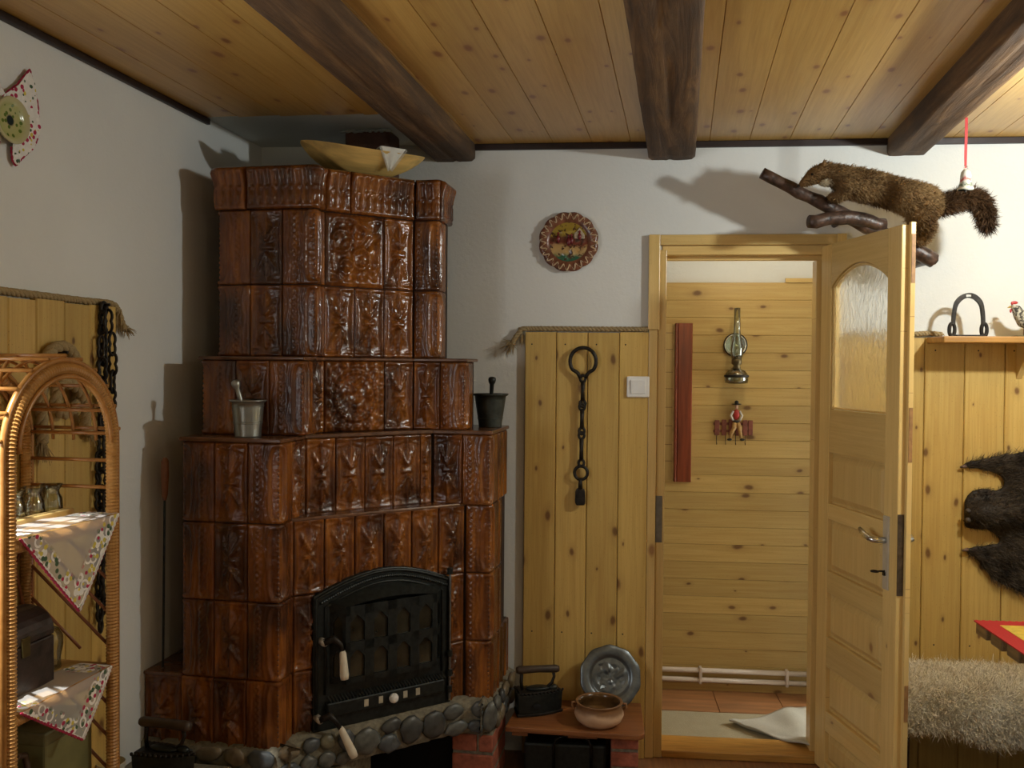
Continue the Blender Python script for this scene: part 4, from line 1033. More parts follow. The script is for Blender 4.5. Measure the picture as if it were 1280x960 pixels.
# ================================================================== FUR HELPERS
def remeshed(m, name, mat, parent, voxel, smooth_it=6):
    o = m.build(name, mat, parent)
    r = o.modifiers.new('r', 'REMESH'); r.mode = 'VOXEL'; r.voxel_size = voxel
    s_ = o.modifiers.new('s', 'SMOOTH'); s_.iterations = smooth_it; s_.factor = .5
    dg = bpy.context.evaluated_depsgraph_get(); dg.update(); me = bpy.data.meshes.new_from_object(o.evaluated_get(dg))
    o.modifiers.clear(); o.data = me; me.polygons.foreach_set('use_smooth', [True] * len(me.polygons))
    me.materials.clear(); me.materials.append(mat); return o
def fur(o, n, length, width, lie, mat, name='fur', parent=None, curl=0.0, jitter=.35, mask=None, lenf=None, closed=True):
    """n single-blade hairs over the surface of mesh object o (same local frame); lie(p, nrm) -> direction"""
    me = o.data; me.calc_loop_triangles(); V = np.array([v.co for v in me.vertices]); T = np.array([t.vertices for t in me.loop_triangles])
    e1 = V[T[:, 1]] - V[T[:, 0]]; e2 = V[T[:, 2]] - V[T[:, 0]]; nr = np.cross(e1, e2); ar = np.linalg.norm(nr, axis=1); ok = ar > 1e-12
    T, e1, e2, nr, ar = T[ok], e1[ok], e2[ok], nr[ok], ar[ok]; nr = nr / ar[:, None]
    vol = (np.cross(V[T[:, 0]] - V.mean(0), V[T[:, 1]] - V.mean(0)) * (V[T[:, 2]] - V.mean(0))).sum()
    if closed and vol < 0: nr = -nr
    idx = RNG.choice(len(T), n, p=ar / ar.sum()); r1 = np.sqrt(RNG.random(n)); r2 = RNG.random(n)
    P = V[T[idx, 0]] + (r1 * (1 - r2))[:, None] * e1[idx] + (r1 * r2)[:, None] * e2[idx]; Nn = nr[idx]
    vs = []; fs = []
    for p, n_ in zip(P, Nn):
        if mask and not mask(p, n_): continue
        d = np.array(lie(p, n_)) + RNG.normal(0, jitter, 3); d /= np.linalg.norm(d) + 1e-9
        L = length * RNG.uniform(.6, 1.15) * (lenf(p) if lenf else 1)
        sd = np.cross(d, n_ + RNG.normal(0, .9, 3)); sd /= np.linalg.norm(sd) + 1e-9
        w = width * .5; q1 = p + d * L * .5 + n_ * L * .12
        if curl: q1 = q1 + RNG.normal(0, curl * L, 3)
        q2 = p + d * L + RNG.normal(0, curl * L * 1.2, 3)
        p0 = p - n_ * .001; k = len(vs); vs += [p0 - sd * w, p0 + sd * w, q1 - sd * w * .8, q1 + sd * w * .8, q2]; fs += [(k, k + 1, k + 3, k + 2), (k + 2, k + 3, k + 4)]
    mm_ = bpy.data.meshes.new(name); mm_.from_pydata([tuple(v) for v in vs], [], fs); mm_.materials.append(mat)
    f_ = bpy.data.objects.new(name, mm_); COL.objects.link(f_); f_.parent = parent or o; f_['kind'] = 'stuff'
    return f_
def hair_m(name, a, b, sc=6, rough=.55):
    k = N(name); v = k.coords(); f_ = k.noise(v, sc, 4); g = k.noise(v, 180, 2); k.l(k.mix(k.math('MULTIPLY', g, .5), k.ramp(f_, [(.35, a), (.65, b)]), a), k.b.inputs['Base Color']); k.set(Roughness=rough, Specular_IOR_Level=.15); return k.m

# ================================================================== MARTEN ON ITS BRANCH
BR = thing('tree_branch', 'dark polished tree branch mounted on wall above the door', 'branch', (-.012, -.05, -.009))
bark = plain('polished_bark', (.055, .030, .020), .42, 0, .8, 40, .9)
def brpts(a, b, n, wob, seed):
    a, b = Vector(a), Vector(b); return [a.lerp(b, i / n) + Vector((nz(i * .6, seed), nz(i * .6, seed + 5), nz(i * .6, seed + 9))) * wob for i in range(n + 1)]
q = brpts((.615, 3.52, 2.303), (1.245, 3.56, 1.985), 18, .006, 2)
m = M().tube(q, [.021 + .008 * (i / 18) + .004 * nz(i * .9, 4) for i in range(19)], 14); m.build('main_limb', bark, BR, smooth=True)
q2 = brpts((.783, 3.505, 2.122), (1.06, 3.535, 2.112), 10, .006, 8); q2 = [p + Vector((0, 0, .022 * sin(pi * i / 10) ** 2)) for i, p in enumerate(q2)]
M().tube(q2, [.024, .025, .024, .024, .026, .027, .027, .027, .026, .025, .024], 12).build('side_limb', bark, BR, smooth=True)
M().tube([(1.235, 3.555, 1.99), (1.25, 3.65, 2.0), (1.25, 3.775, 2.0)], [.024, .022, .02], 10).build('wall_stub', bark, BR, smooth=True)
M().tube([(.94, 3.53, 2.15), (.94, 3.777, 2.15)], .012, 8).build('wall_stub', bark, BR, smooth=True)
MT = thing('stuffed_marten', 'stuffed brown marten with bushy tail climbing along the branch', 'marten', (-.012, -.05, -.009))
m = M()
m.tube([(.737, 3.468, 2.245), (.747, 3.468, 2.252), (.768, 3.47, 2.266), (.793, 3.472, 2.284), (.822, 3.474, 2.293), (.852, 3.476, 2.288), (.880, 3.478, 2.276), (.915, 3.48, 2.260), (.96, 3.48, 2.248), (1.01, 3.482, 2.236), (1.06, 3.484, 2.222), (1.11, 3.487, 2.207), (1.15, 3.49, 2.194), (1.19, 3.493, 2.178), (1.22, 3.495, 2.165), (1.238, 3.496, 2.158)],
       [.006, .013, .021, .031, .034, .034, .041, .052, .055, .054, .053, .056, .062, .063, .046, .02], 14)
for sy in (-1, 1):   # ears, fore and hind legs down to the branch
    m.ell((.820, 3.474 + sy * .025, 2.326), (.007, .010, .013), 8, 6)
    m.tube([(.905, 3.48 + sy * .028, 2.25), (.892, 3.49 + sy * .030, 2.222), (.870, 3.503 + sy * .026, 2.206), (.846, 3.512 + sy * .018, 2.209)], [.034, .022, .016, .013], 10)
    m.tube([(1.185, 3.493 + sy * .034, 2.175), (1.165, 3.50 + sy * .040, 2.135), (1.195, 3.52 + sy * .036, 2.095), (1.185, 3.535 + sy * .026, 2.05), (1.155, 3.54 + sy * .02, 2.052)], [.044, .034, .022, .016, .014], 10)
mbody = hair_m('marten_brown_skin', (.14, .075, .028), (.26, .155, .065))
mo = remeshed(m, 'body', mbody, MT, .0065, 8)
TW = [Vector(p) for p in ((1.225, 3.493, 2.17), (1.26, 3.49, 2.178), (1.31, 3.487, 2.195), (1.345, 3.485, 2.200), (1.375, 3.484, 2.185), (1.392, 3.483, 2.145), (1.398, 3.482, 2.095))]
tl = M().tube(TW, [.014, .014, .014, .014, .013, .010, .005], 10).build('tail', hair_m('marten_tail_skin', (.05, .026, .012), (.12, .07, .03)), MT, smooth=True)
mh = hair_m('marten_fur', (.085, .043, .015), (.34, .22, .10), 7); mhd = hair_m('marten_tail_fur', (.030, .015, .007), (.12, .065, .03), 14)
def lieb(p, n_):
    t = np.array((.9, 0, -.32)); return t + n_ * .35
fur(mo, 26000, .021, .0022, lieb, mh, 'fur', MT, jitter=.45, lenf=lambda p: .45 if p[0] < .83 else 1.0)
def liet(p, n_):
    d = [ (Vector(p) - q_).length for q_ in TW]; k = int(np.argmin(d)); k = min(k, len(TW) - 2); t = np.array((TW[k + 1] - TW[k]).normalized()); return t * .8 + n_ * .55
fur(tl, 12000, .045, .0026, liet, mhd, 'tail_fur', MT, jitter=.5)
M().ell((.778, 3.446, 2.281), (.004, .004, .004)).ell((.779, 3.495, 2.281), (.004, .004, .004)).ell((.735, 3.468, 2.244), (.006, .006, .005)).build('eyes_and_nose', plain('glossy_black', (.006, .005, .005), .1), MT, smooth=True)
fur(M().ell((.835, 3.476, 2.262), (.032, .026, .015), 14, 8).build('throat_patch', hair_m('cream_throat', (.48, .40, .26), (.60, .52, .38)), MT, smooth=True), 1500, .012, .0014, lambda p, n_: np.array((.9, 0, -.3)) + n_ * .3, hair_m('cream_throat_fur', (.48, .40, .26), (.60, .52, .38)), 'throat_fur', MT)

# ---- bell on red ribbon
BL = thing('hanging_bell', 'small painted porcelain bell hanging from ceiling on a red ribbon', 'bell', (1.2135, 3.18, 2.172))
def bell_m():
    k = N('painted_porcelain'); v = k.coords(); sp_ = k.n('ShaderNodeSeparateXYZ'); k.l(v, sp_.inputs[0]); f_ = k.noise(v, 90, 3)
    z = k.math('ADD', k.math('MULTIPLY', sp_.outputs[2], 13), k.math('MULTIPLY', k.math('SUBTRACT', f_, .5), .5))
    k.l(k.ramp(z, [(.05, (.62, .60, .52)), (.2, (.12, .16, .12)), (.30, (.60, .60, .54)), (.42, (.45, .06, .06)), (.55, (.62, .60, .55)), (.8, (.55, .56, .52))]), k.b.inputs['Base Color']); k.set(Roughness=.15); return k.m
M().lathe([(.0255, 0), (.026, .003), (.021, .014), (.0175, .03), (.017, .045), (.0145, .058), (.008, .066), (.003, .068), (.002, .066), (.012, .055), (.015, .03), (.019, .01), (.024, .0)], 28).build('bell_cup', bell_m(), BL, smooth=True)
M().tube([(.006 * cos(t), 0, .072 + .006 * sin(t)) for t in np.linspace(0, 2 * pi, 12, endpoint=False)], .0014, 5, True).build('loop', steel, BL)
redr = plain('red_ribbon', (.36, .012, .014), .6)
m = M().grid(1, 14, lambda u, v: (-.001 + (u - .5) * (.009 - .006 * max(0, .25 - v)), .001 * sin(v * 6), .072 + .166 * v)); o = m.build('ribbon', redr, BL); so = o.modifiers.new('t', 'SOLIDIFY'); so.thickness = .0012
m = M().ell((.0, 0, -.004), (.004, .004, .006)).build('clapper', iron_rust, BL)

# ---- shelf with stirrup and rooster
SH = thing('wall_shelf', 'narrow varnished pine wall shelf above the animal pelt', 'shelf', (0, YB, 0))
M().box(1.280, 2.15, -.20, -.021, 1.676, 1.700).build('board', plain('honey_shelf_wood', (.42, .21, .05), .4, 0, .25, 10, 0, (.5, 6, 6)), SH, bevel=.004)
for x in (1.615, 2.05): M().prism([(-.021, 1.676), (-.18, 1.676), (-.17, 1.655), (-.07, 1.60), (-.021, 1.54)], x, x + .022, 'x').build('bracket', pine_door, SH, bevel=.002)
stp = thing('stirrup', 'old dark iron stirrup standing on the wall shelf', 'stirrup', (1.392, YB - .13, 1.700))
m = M()
outer = []; inner = []
for i in range(33):
    t = pi * i / 32; w = 1 - .10 * ss(.7, 1, abs(cos(t)))
    outer.append((-.066 * cos(t) * w, .046 + .118 * sin(t) ** .82)); inner.append((-.054 * cos(t) * w, .046 + .100 * sin(t) ** .85))
for k in range(32):
    a, b = outer[k], outer[k + 1]; c, d = inner[k + 1], inner[k]
    hw_ = .008
    if 14 <= k <= 17:      # strap slot in the crown
        c2 = ((a[0] + d[0]) / 2, a[1] - .004); d2 = c2
    for (p1, p2, p3, p4) in ([(a, b, c, d)] if not 14 <= k <= 17 else [(a, b, (b[0], b[1] - .005), (a[0], a[1] - .005)), ((d[0], d[1] + .004), (c[0], c[1] + .004), c, d)]):
        m.add([(x, -hw_, z) for x, z in (p1, p2, p3, p4)] + [(x, hw_, z) for x, z in (p1, p2, p3, p4)], [(0, 1, 2, 3), (7, 6, 5, 4), (0, 4, 5, 1), (1, 5, 6, 2), (2, 6, 7, 3), (3, 7, 4, 0)])
m.build('bow', iron_rust, stp)
for sg in (-1, 1): M().tube([(sg * .058 + .010 * cos(t) * 1.0, 0, .026 + .024 * sin(t)) for t in np.linspace(0, 2 * pi, 20, endpoint=False)], .007, 8, True).build('side_eye', iron_rust, stp, smooth=True)
M().box(-.05, .05, -.022, .022, .0, .007).build('tread', iron_rust, stp, bevel=.002)
RO = thing('rooster_figurine', 'speckled rooster figurine with red comb on the wall shelf', 'figurine', (1.580, YB - .13, 1.700))
def speck():
    k = N('speckled_feathers'); v = k.coords(); f_ = k.noise(v, 110, 2); k.l(k.ramp(f_, [(.42, (.045, .038, .03)), (.55, (.50, .47, .36))]), k.b.inputs['Base Color']); k.set(Roughness=.7); k.bump(f_, .5, .004); return k.m
m = M().tube([(-.028, 0, .100), (-.026, 0, .112), (-.018, 0, .108), (-.008, 0, .088), (.012, 0, .064), (.04, 0, .055), (.07, 0, .075), (.085, 0, .11)], [.006, .013, .016, .021, .031, .033, .022, .012], 12)
for i in range(6): m.tube([(.06, 0, .07), (.085 + i * .004, (i - 2.5) * .004, .105 + i * .005), (.10 + i * .006, (i - 2.5) * .006, .10 - i * .006)], [.008, .006, .002], 6)
remeshed(m, 'body', speck(), RO, .004, 3)
M().ell((-.023, 0, .128), (.013, .004, .006)).ell((-.031, 0, .125), (.005, .004, .006)).ell((-.036, 0, .098), (.004, .003, .008)).build('comb', redp, RO, smooth=True)
M().tube([(-.036, 0, .113), (-.048, 0, .109)], [.005, .001], 6).build('beak', plain('beak_yellow', (.5, .32, .06), .4), RO)
for sy in (-1, 1): M().tube([(.02, sy * .012, .04), (.018, sy * .012, .003), (.004, sy * .014, .002)], [.004, .003, .003], 6).build('leg', plain('leg_%d' % (sy + 1), (.30, .25, .16), .6), RO)
M().box(-.02, .05, -.03, .03, 0, .004).build('base', plain('moss_base', (.10, .12, .06), .9), RO)

# ---- dark pelt on the planks
PE = thing('animal_pelt', 'dark shaggy animal pelt with head and paws nailed to planks', 'pelt', (0, YB - .024, 0))
out = [(1.640, 1.262), (1.56, 1.250), (1.50, 1.236), (1.430, 1.220), (1.416, 1.203), (1.45, 1.192), (1.51, 1.186), (1.555, 1.170), (1.580, 1.135), (1.550, 1.112), (1.50, 1.120), (1.455, 1.110), (1.430, 1.075), (1.425, 1.02), (1.432, .962), (1.47, .955), (1.515, .958), (1.55, .935), (1.572, .905), (1.50, .898), (1.435, .885), (1.432, .872), (1.47, .845), (1.51, .800), (1.535, .765), (1.60, .735), (1.66, .71), (1.78, .70), (1.95, .735), (2.1, .70), (2.18, .72), (2.12, .80), (2.08, .90), (2.2, .97), (2.2, 1.01), (2.08, 1.06), (2.10, 1.18), (2.18, 1.26), (2.1, 1.29), (1.95, 1.24), (1.80, 1.285)]
m = M(); m.prism(out, -.016, 0, 'y'); m.tube([(1.440, -.018, 1.018), (1.48, -.03, 1.022), (1.53, -.03, 1.03), (1.60, -.02, 1.035), (1.72, -.012, 1.02), (2.05, -.012, .98)], [.038, .052, .048, .042, .04, .03], 12)
pe_s = hair_m('pelt_skin', (.020, .015, .011), (.06, .045, .032)); pb = remeshed(m, 'hide', pe_s, PE, .009, 5)
pf = hair_m('dark_bristle', (.014, .010, .007), (.13, .10, .07), 22)
def liep(p, n_):
    c = np.array((1.42, 0, 1.02)); v = np.array(p) - c; v[1] = 0; t = np.array((.9, 0, np.sign(v[2]) * min(.6, abs(v[2]) * 2.5))); return t + n_ * .35
fur(pb, 42000, .034, .0016, liep, pf, 'fur', PE, jitter=.55, mask=lambda p, n_: n_[1] < .2, lenf=lambda p: .5 if p[0] < 1.55 and .95 < p[2] < 1.12 else 1.0)
M().ell((1.428, -.045, 1.035), (.010, .012, .010)).ell((1.428, -.045, 1.0), (.010, .012, .010)).build('snout', plain('dry_snout', (.07, .055, .045), .7), PE, smooth=True)
for (x, z) in ((1.418, 1.203), (1.430, .880)): M().tube([(x + .012, -.012, z), (x - .010, -.014, z - .004)], [.008, .004], 6).build('hoof', plain('horn_%d' % int(z * 10), (.12, .07, .05), .5), PE, smooth=True)

# ---- bench with sheepskin
BN = thing('wooden_bench', 'dark wooden bench under the white sheepskin against the planks', 'bench', (0, 0, 0))
dkw = plain('dark_bench_wood', (.05, .028, .015), .55, 0, .35, 10, 0, (.5, 6, 6))
M().box(1.045, 2.6, 3.40, 3.70, .385, .415).build('seat', dkw, BN, bevel=.004)
for x in (1.12, 2.5):
    for y in (3.44, 3.64): M().box(x - .025, x + .025, y - .025, y + .025, 0, .385).build('leg', dkw, BN, bevel=.004)
M().box(1.145, 2.475, 3.43, 3.45, .30, .385).build('apron', dkw, BN, bevel=.002)
SK = thing('sheepskin', 'thick curly cream sheepskin draped over the wooden bench', 'sheepskin')
m = M()
prof = [(3.675, .418), (3.60, .421), (3.50, .423), (3.42, .421), (3.385, .410), (3.372, .385), (3.368, .35), (3.366, .30)]
NU = 60
def skn(u, v):
    x = 1.055 + 1.4 * u; t = v * (len(prof) - 1); i = min(int(t), len(prof) - 2); k = t - i
    y = prof[i][0] + (prof[i + 1][0] - prof[i][0]) * k; z = prof[i][1] + (prof[i + 1][1] - prof[i][1]) * k
    if v > .75: z -= (v - .75) / .25 * (.045 * (.5 + .5 * sin(u * 16 + 3.6)) + .03 * nz(u * 9, 3))
    return (x, y - .006 * nz(u * 20, v * 9) , z + .008 * nz(u * 14, v * 6, 4))
m.grid(NU, 26, skn, True); so = m.build('hide', hair_m('sheep_hide', (.44, .36, .24), (.56, .48, .34)), SK, smooth=True, fix=True)
fn = lambda p, n_: np.array((0, 0, 0))
so.data.calc_loop_triangles()
_n0 = so.data.polygons[5].normal
if _n0.z < 0: so.data.flip_normals()
wool = hair_m('cream_wool', (.72, .62, .44), (.90, .84, .68), 10, .85)
def lies(p, n_): return n_ * .9 + np.array((0, -.15, -.35 if p[1] < 3.40 else 0.05))
fur(so, 90000, .034, .0020, lies, wool, 'wool', SK, curl=.34, jitter=.5, mask=lambda p, n_: p[0] < 1.85, closed=False)
# ---- table with red and yellow cloth
TB = thing('dining_table', 'wooden table with carved edge beneath a red bordered cloth', 'table', (1.262, 3.16, 0))
tw = plain('table_wood', (.20, .12, .045), .5, 0, .4, 12, 0, (6, .6, 6))
M().box(.02, 1.5, -1.35, -.02, .715, .742).build('tabletop', tw, TB, bevel=.004)
for i in range(11):
    M().box(.004, .024, -.075 - i * .115, -.02 - i * .115 + .028, .700, .738).build('edge_block', tw, TB, bevel=.005)
for x, y in ((.2, -.15), (1.4, -.15), (.2, -1.22), (1.4, -1.22)): M().box(x - .035, x + .035, y - .035, y + .035, 0, .715).build('leg', tw, TB, bevel=.005)
TC = thing('tablecloth', 'red bordered table runner with yellow field on the wooden table', 'tablecloth', (1.262, 3.16, .742))
M().box(-.004, 1.48, -1.33, .002, 0, .004).build('border', plain('red_cloth', (.42, .016, .014), .75, 0, .1, 200), TC)
M().box(.055, 1.40, -1.27, -.055, .004, .0055).build('field', plain('yellow_cloth', (.60, .42, .05), .8, 0, .15, 60), TC)
mt = M()
for k in range(7):
    an = -.6 + k * .35; mt.prism([(.235 + .05 * cos(an) * .2, -.20 + .05 * sin(an) * .2), (.235 + .065 * cos(an - .12), -.20 + .065 * sin(an - .12)), (.235 + .085 * cos(an), -.20 + .085 * sin(an)), (.235 + .065 * cos(an + .12), -.20 + .065 * sin(an + .12))], .0055, .0068)
mt.build('leaf_motif', plain('dark_green_print', (.03, .06, .02), .8), TC)
fz = M()
for i in range(70): fz.prism([(.0 + i * .021, .002), (.017 + i * .021, .002), (.0085 + i * .021, .014)], 0, .003)
fz.build('zigzag_trim', plain('red_trim', (.48, .02, .02), .8), TC)

# ================================================================== SIDE WALL: ROPE COIL, CHAIN, PLATE WITH SCARF
RC = thing('rope_coil', 'thick hemp rope bent in a loop with frayed ends on side planks', 'rope', W(0, 0), LROT)
lo = lambda a, b, z: (b, -a, z)
rope('rope_strands', [lo(1.385, .038, 1.36), lo(1.388, .038, 1.46), lo(1.385, .038, 1.55), lo(1.36, .04, 1.605), lo(1.31, .042, 1.622), lo(1.262, .042, 1.60), lo(1.238, .04, 1.54), lo(1.25, .045, 1.47), lo(1.31, .055, 1.435), lo(1.36, .06, 1.46), lo(1.345, .062, 1.52), lo(1.28, .062, 1.51), lo(1.232, .058, 1.46), lo(1.215, .045, 1.40), lo(1.19, .04, 1.375)], .0165, hemp, RC, 14, 8)
fray(M(), lo(1.386, .038, 1.365), (0, 0, -1), 60, .055, .28, .0014).build('frayed_end', hemp, RC); fray(M(), lo(1.192, .04, 1.378), (.1, .6, -.5), 45, .04, .4, .0014).build('frayed_end', hemp, RC)
M().tube([lo(1.31, .021, 1.605), lo(1.31, .06, 1.605)], .004, 6).build('peg', iron_rust, RC)
CHN = thing('iron_chain', 'long black iron chain with twisted links hanging on side planks', 'chain', W(0, 0), LROT)
def link_mesh(L, w, r):
    pts = []
    for i in range(20):
        t = 2 * pi * i / 20; x = w * cos(t) * (1 - .45 * exp(-(sin(t) / .28) ** 2)); pts.append((0, x, L / 2 * sin(t)))
    return M().tube(pts, r, 7, True).mesh('link', iron_rust, True)
lk = link_mesh(.068, .015, .0044)
def chain_run(a0, z0, a1, z1, b):
    L = hypot(a1 - a0, z1 - z0); n_ = int(L / .053)
    for i in range(n_):
        t = (i + .5) / n_; inst(lk, 'link', lo(a0 + (a1 - a0) * t, b + random.uniform(-.003, .003), z0 + (z1 - z0) * t), (0, 0, (0 if i % 2 else pi / 2) + random.uniform(-.45, .45)), CHN)
chain_run(1.115, 1.735, 1.125, .78, .034); chain_run(1.108, 1.735, 1.075, 1.60, .045); chain_run(1.075, 1.60, 1.072, .80, .036)
chain_run(1.120, 1.735, 1.140, 1.585, .04); chain_run(1.140, 1.585, 1.150, .82, .046)
M().tube([lo(1.112 + .014 * cos(t), .034, 1.738 + .018 * sin(t)) for t in np.linspace(0, 2 * pi, 16, endpoint=False)], .006, 7, True).build('ring', iron_rust, CHN, smooth=True)
M().tube([lo(1.112, .02, 1.75), lo(1.112, .055, 1.75)], .004, 6).build('nail', iron_rust, CHN)

def lace_m(name, alpha, hem=True):
    """sheer cloth with a band of white scrolls, yellow and crimson flowers and green leaves along the hem"""
    k = N(name); v = k.coords()
    def dots(scale, rad, gate_lo, cols, off):
        ad = k.n('ShaderNodeVectorMath', operation='ADD'); ad.inputs[1].default_value = (off, off * 1.7, off * .6); k.l(v, ad.inputs[0])
        vor = k.n('ShaderNodeTexVoronoi'); vor.inputs['Scale'].default_value = scale; k.l(ad.outputs[0], vor.inputs['Vector'])
        sep = k.n('ShaderNodeSeparateColor'); k.l(vor.outputs['Color'], sep.inputs[0])
        m = k.math('MULTIPLY', k.math('LESS_THAN', vor.outputs['Distance'], rad), k.math('GREATER_THAN', sep.outputs[1], gate_lo))
        r = k.ramp(sep.outputs[0], cols); r.node.color_ramp.interpolation = 'CONSTANT'; return m, r, vor
    w = (.82, .80, .76)
    m1, c1, _ = dots(70, .42, .22, [(0, (.40, .02, .07)), (.28, (.05, .10, .05)), (.5, (.62, .50, .08)), (.8, w)], 0)
    vr = k.n('ShaderNodeTexVoronoi'); vr.inputs['Scale'].default_value = 38; k.l(v, vr.inputs['Vector'])
    d = k.math('ABSOLUTE', k.math('SUBTRACT', vr.outputs['Distance'], .42)); scroll = k.math('LESS_THAN', d, .10)
    band = None
    if hem:
        at_ = k.n('ShaderNodeAttribute', attribute_name='hem'); band = k.ramp(at_.outputs['Fac'], [(.66, (1, 1, 1)), (.85, (0, 0, 0))])
        m1 = k.math('MULTIPLY', m1, band); scroll = k.math('MULTIPLY', scroll, band)
        edge = k.math('LESS_THAN', at_.outputs['Fac'], .10)
        scroll = k.math('MAXIMUM', scroll, edge)
    k.l(k.mix(m1, w, c1), k.b.inputs['Base Color']); k.set(Roughness=.9)
    al = k.math('MAXIMUM', k.math('MAXIMUM', m1, k.math('MULTIPLY', scroll, .95)), alpha); k.l(al, k.b.inputs['Alpha']); return k.m
lace = lace_m('embroidered_organza', .38, True); lace2 = lace_m('embroidered_scarf', .9, False)
crimson = plain('crimson_edging', (.34, .015, .05), .8, 0, .2, 60)
SCF = thing('embroidered_scarf', 'white embroidered scarf with crimson edge fanned behind small plate on side wall', 'scarf', W(1.488, 0, 2.197), LROT)
right = [(-.02, .052), (.045, .105), (.092, .160), (.105, .125), (.123, .076), (.128, .01), (.118, -.025), (.10, -.05), (.06, -.085), (.038, -.107), (.026, -.095), (.022, -.055)]
for sg in (1, -1):
    pol = [(sg * -x, z) for x, z in right]     # local y = -a, so towards the far end of the wall is +y
    P = [(-x, z) for x, z in pol]
    m = M(); n_ = len(P); ctr = (sg * .05, .0)
    vs = [(.012, ctr[0], ctr[1])] + [(.010 + .006 * (i % 2), x, z) for i, (x, z) in enumerate(P)]
    m.add(vs, [(0, 1 + i, 1 + (i + 1) % n_) for i in range(n_)])
    o = m.build('wing', lace2, SCF); so = o.modifiers.new('t', 'SOLIDIFY'); so.thickness = .0015
    ed = []
    Q = [Vector((.011, x, z)) for x, z in P]
    tot = []
    for a, b in zip(Q[:-1], Q[1:]): tot += [a.lerp(b, i / 6) for i in range(6)]
    M().tube(tot, [.0022 + .0014 * (i % 2) for i in range(len(tot))], 5).build('edging', crimson, o)
M().ell((.022, -.06, .075), (.014, .03, .028)).build('knot', lace2, SCF, smooth=True)
SP = thing('small_wall_plate', 'small green and cream painted plate on embroidered scarf', 'plate', W(1.488, .020, 2.197), LROT)
def plate_m():
    k = N('green_cream_glaze'); v = k.coords(); vor = k.n('ShaderNodeTexVoronoi'); vor.inputs['Scale'].default_value = 60; k.l(v, vor.inputs['Vector'])
    ln = k.n('ShaderNodeVectorMath', operation='LENGTH'); k.l(v, ln.inputs[0]); base = k.ramp(k.math('MULTIPLY', ln.outputs['Value'], 14), [(.18, (.02, .03, .03)), (.24, (.45, .42, .20)), (.55, (.40, .42, .16)), (.8, (.50, .46, .26))])
    dots = k.math('MULTIPLY', k.ramp(vor.outputs['Distance'], [(.25, (1, 1, 1)), (.33, (0, 0, 0))]), k.math('GREATER_THAN', .045, ln.outputs['Value'])); k.l(k.mix(dots, base, (.10, .16, .03)), k.b.inputs['Base Color']); k.set(Roughness=.15); return k.m
o = M().lathe([(.001, 0), (.04, 0), (.056, .010), (.060, .016), (.058, .019), (.042, .008), (.036, .006), (.001, .007)], 40).build('dish', plate_m(), SP, smooth=True); o.rotation_euler = (0, pi / 2, 0)

# ================================================================== WICKER SHELF
WS = thing('wicker_shelf', 'honey coloured wicker shelf with barrel arched top by side wall', 'shelf', W(0, 0), LROT)
AF, AN, BF, BK = 1.437, 1.822, .285, .035; ZS = 1.375; RA = (AN - AF) / 2; AC = (AN + AF) / 2
def wrapped(name, pts, r, mat=wrap, pitch=.0085, n=12, parent=WS, flat=1.0):
    P = [Vector(p) for p in pts]; L = sum((b - a).length for a, b in zip(P[:-1], P[1:])); K = int(L / pitch) * 2; seg = [0]
    for a, b in zip(P[:-1], P[1:]): seg.append(seg[-1] + (b - a).length)
    q = []; rr = []
    for i in range(K + 1):
        s = L * i / K; j = 0
        while j < len(seg) - 2 and seg[j + 1] < s: j += 1
        q.append(P[j].lerp(P[j + 1], (s - seg[j]) / max(1e-9, seg[j + 1] - seg[j]))); rr.append(r * (1 + (.10 if i % 2 else -.10)))
    return M().tube(q, rr, n, flat=flat).build(name, mat, parent, smooth=False)
def archpts(b, r, z0=0.0, n_=28):
    p = [lo(AC - r, b, z0)] if z0 < ZS else []
    p += [lo(AC - r * cos(pi * i / n_), b, ZS + r * 1.02 * sin(pi * i / n_)) for i in range(n_ + 1)]
    return p + ([lo(AC + r, b, z0)] if z0 < ZS else [])
for b in (BF, BK):
    wrapped('arched_post', archpts(b, RA - .008), .0145 if b == BF else .013)
    M().tube(archpts(b, RA + .012), .0075, 8).build('outer_cane', cane, WS, smooth=True)
    M().tube(archpts(b + .010 if b == BF else b - .008, RA - .026, ZS), .006, 8).build('inner_cane', cane, WS, smooth=True)
for k in range(11):      # barrel slats
    t = pi * (k + .5) / 11; r = RA + .022
    M().tube([lo(AC - r * cos(t), BK - .004, ZS + r * 1.02 * sin(t)), lo(AC - r * cos(t), BF + .004, ZS + r * 1.02 * sin(t))], .0048, 7).build('roof_slat', cane, WS, smooth=True)
for b in (.10, .16, .225): M().tube(archpts(b, RA + .013, ZS), .0042, 6).build('roof_hoop', cane, WS, smooth=True)
for sgn in (1, -1):      # crossing roof canes
    M().tube([lo(AC - (RA + .017) * cos(pi * (.15 + .7 * i / 12)), (.05 + .21 * i / 12) if sgn > 0 else (.26 - .21 * i / 12), ZS + (RA + .017) * 1.02 * sin(pi * (.15 + .7 * i / 12))) for i in range(13)], .0045, 6).build('roof_cane', cane, WS, smooth=True)
for a in (AF, AN):       # side rungs
    for z in (1.455, 1.395, 1.325, 1.255):
        aa = a if z < ZS else AC + (1 if a > AC else -1) * sqrt(max(0, RA ** 2 - (z - ZS) ** 2))
        M().tube([lo(aa, BK, z), lo(aa, BF, z)], .005, 7).build('side_rung', cane, WS, smooth=True)
    for z0, z1 in ((.83, 1.17), (.42, .76), (.06, .38)):
        for kk in range(-2, 4):      # parallel slanting canes
            za_, zb_ = z0 + .085 * kk + .22, z0 + .085 * kk
            t0 = max(0, (za_ - z1) / .22); t1 = min(1, (za_ - z0) / .22)
            if t1 > t0 + .05: M().tube([lo(a, BK + (BF - BK) * t0, za_ - .22 * t0), lo(a, BK + (BF - BK) * t1, za_ - .22 * t1)], .0045, 6).build('side_brace', canered, WS, smooth=True)
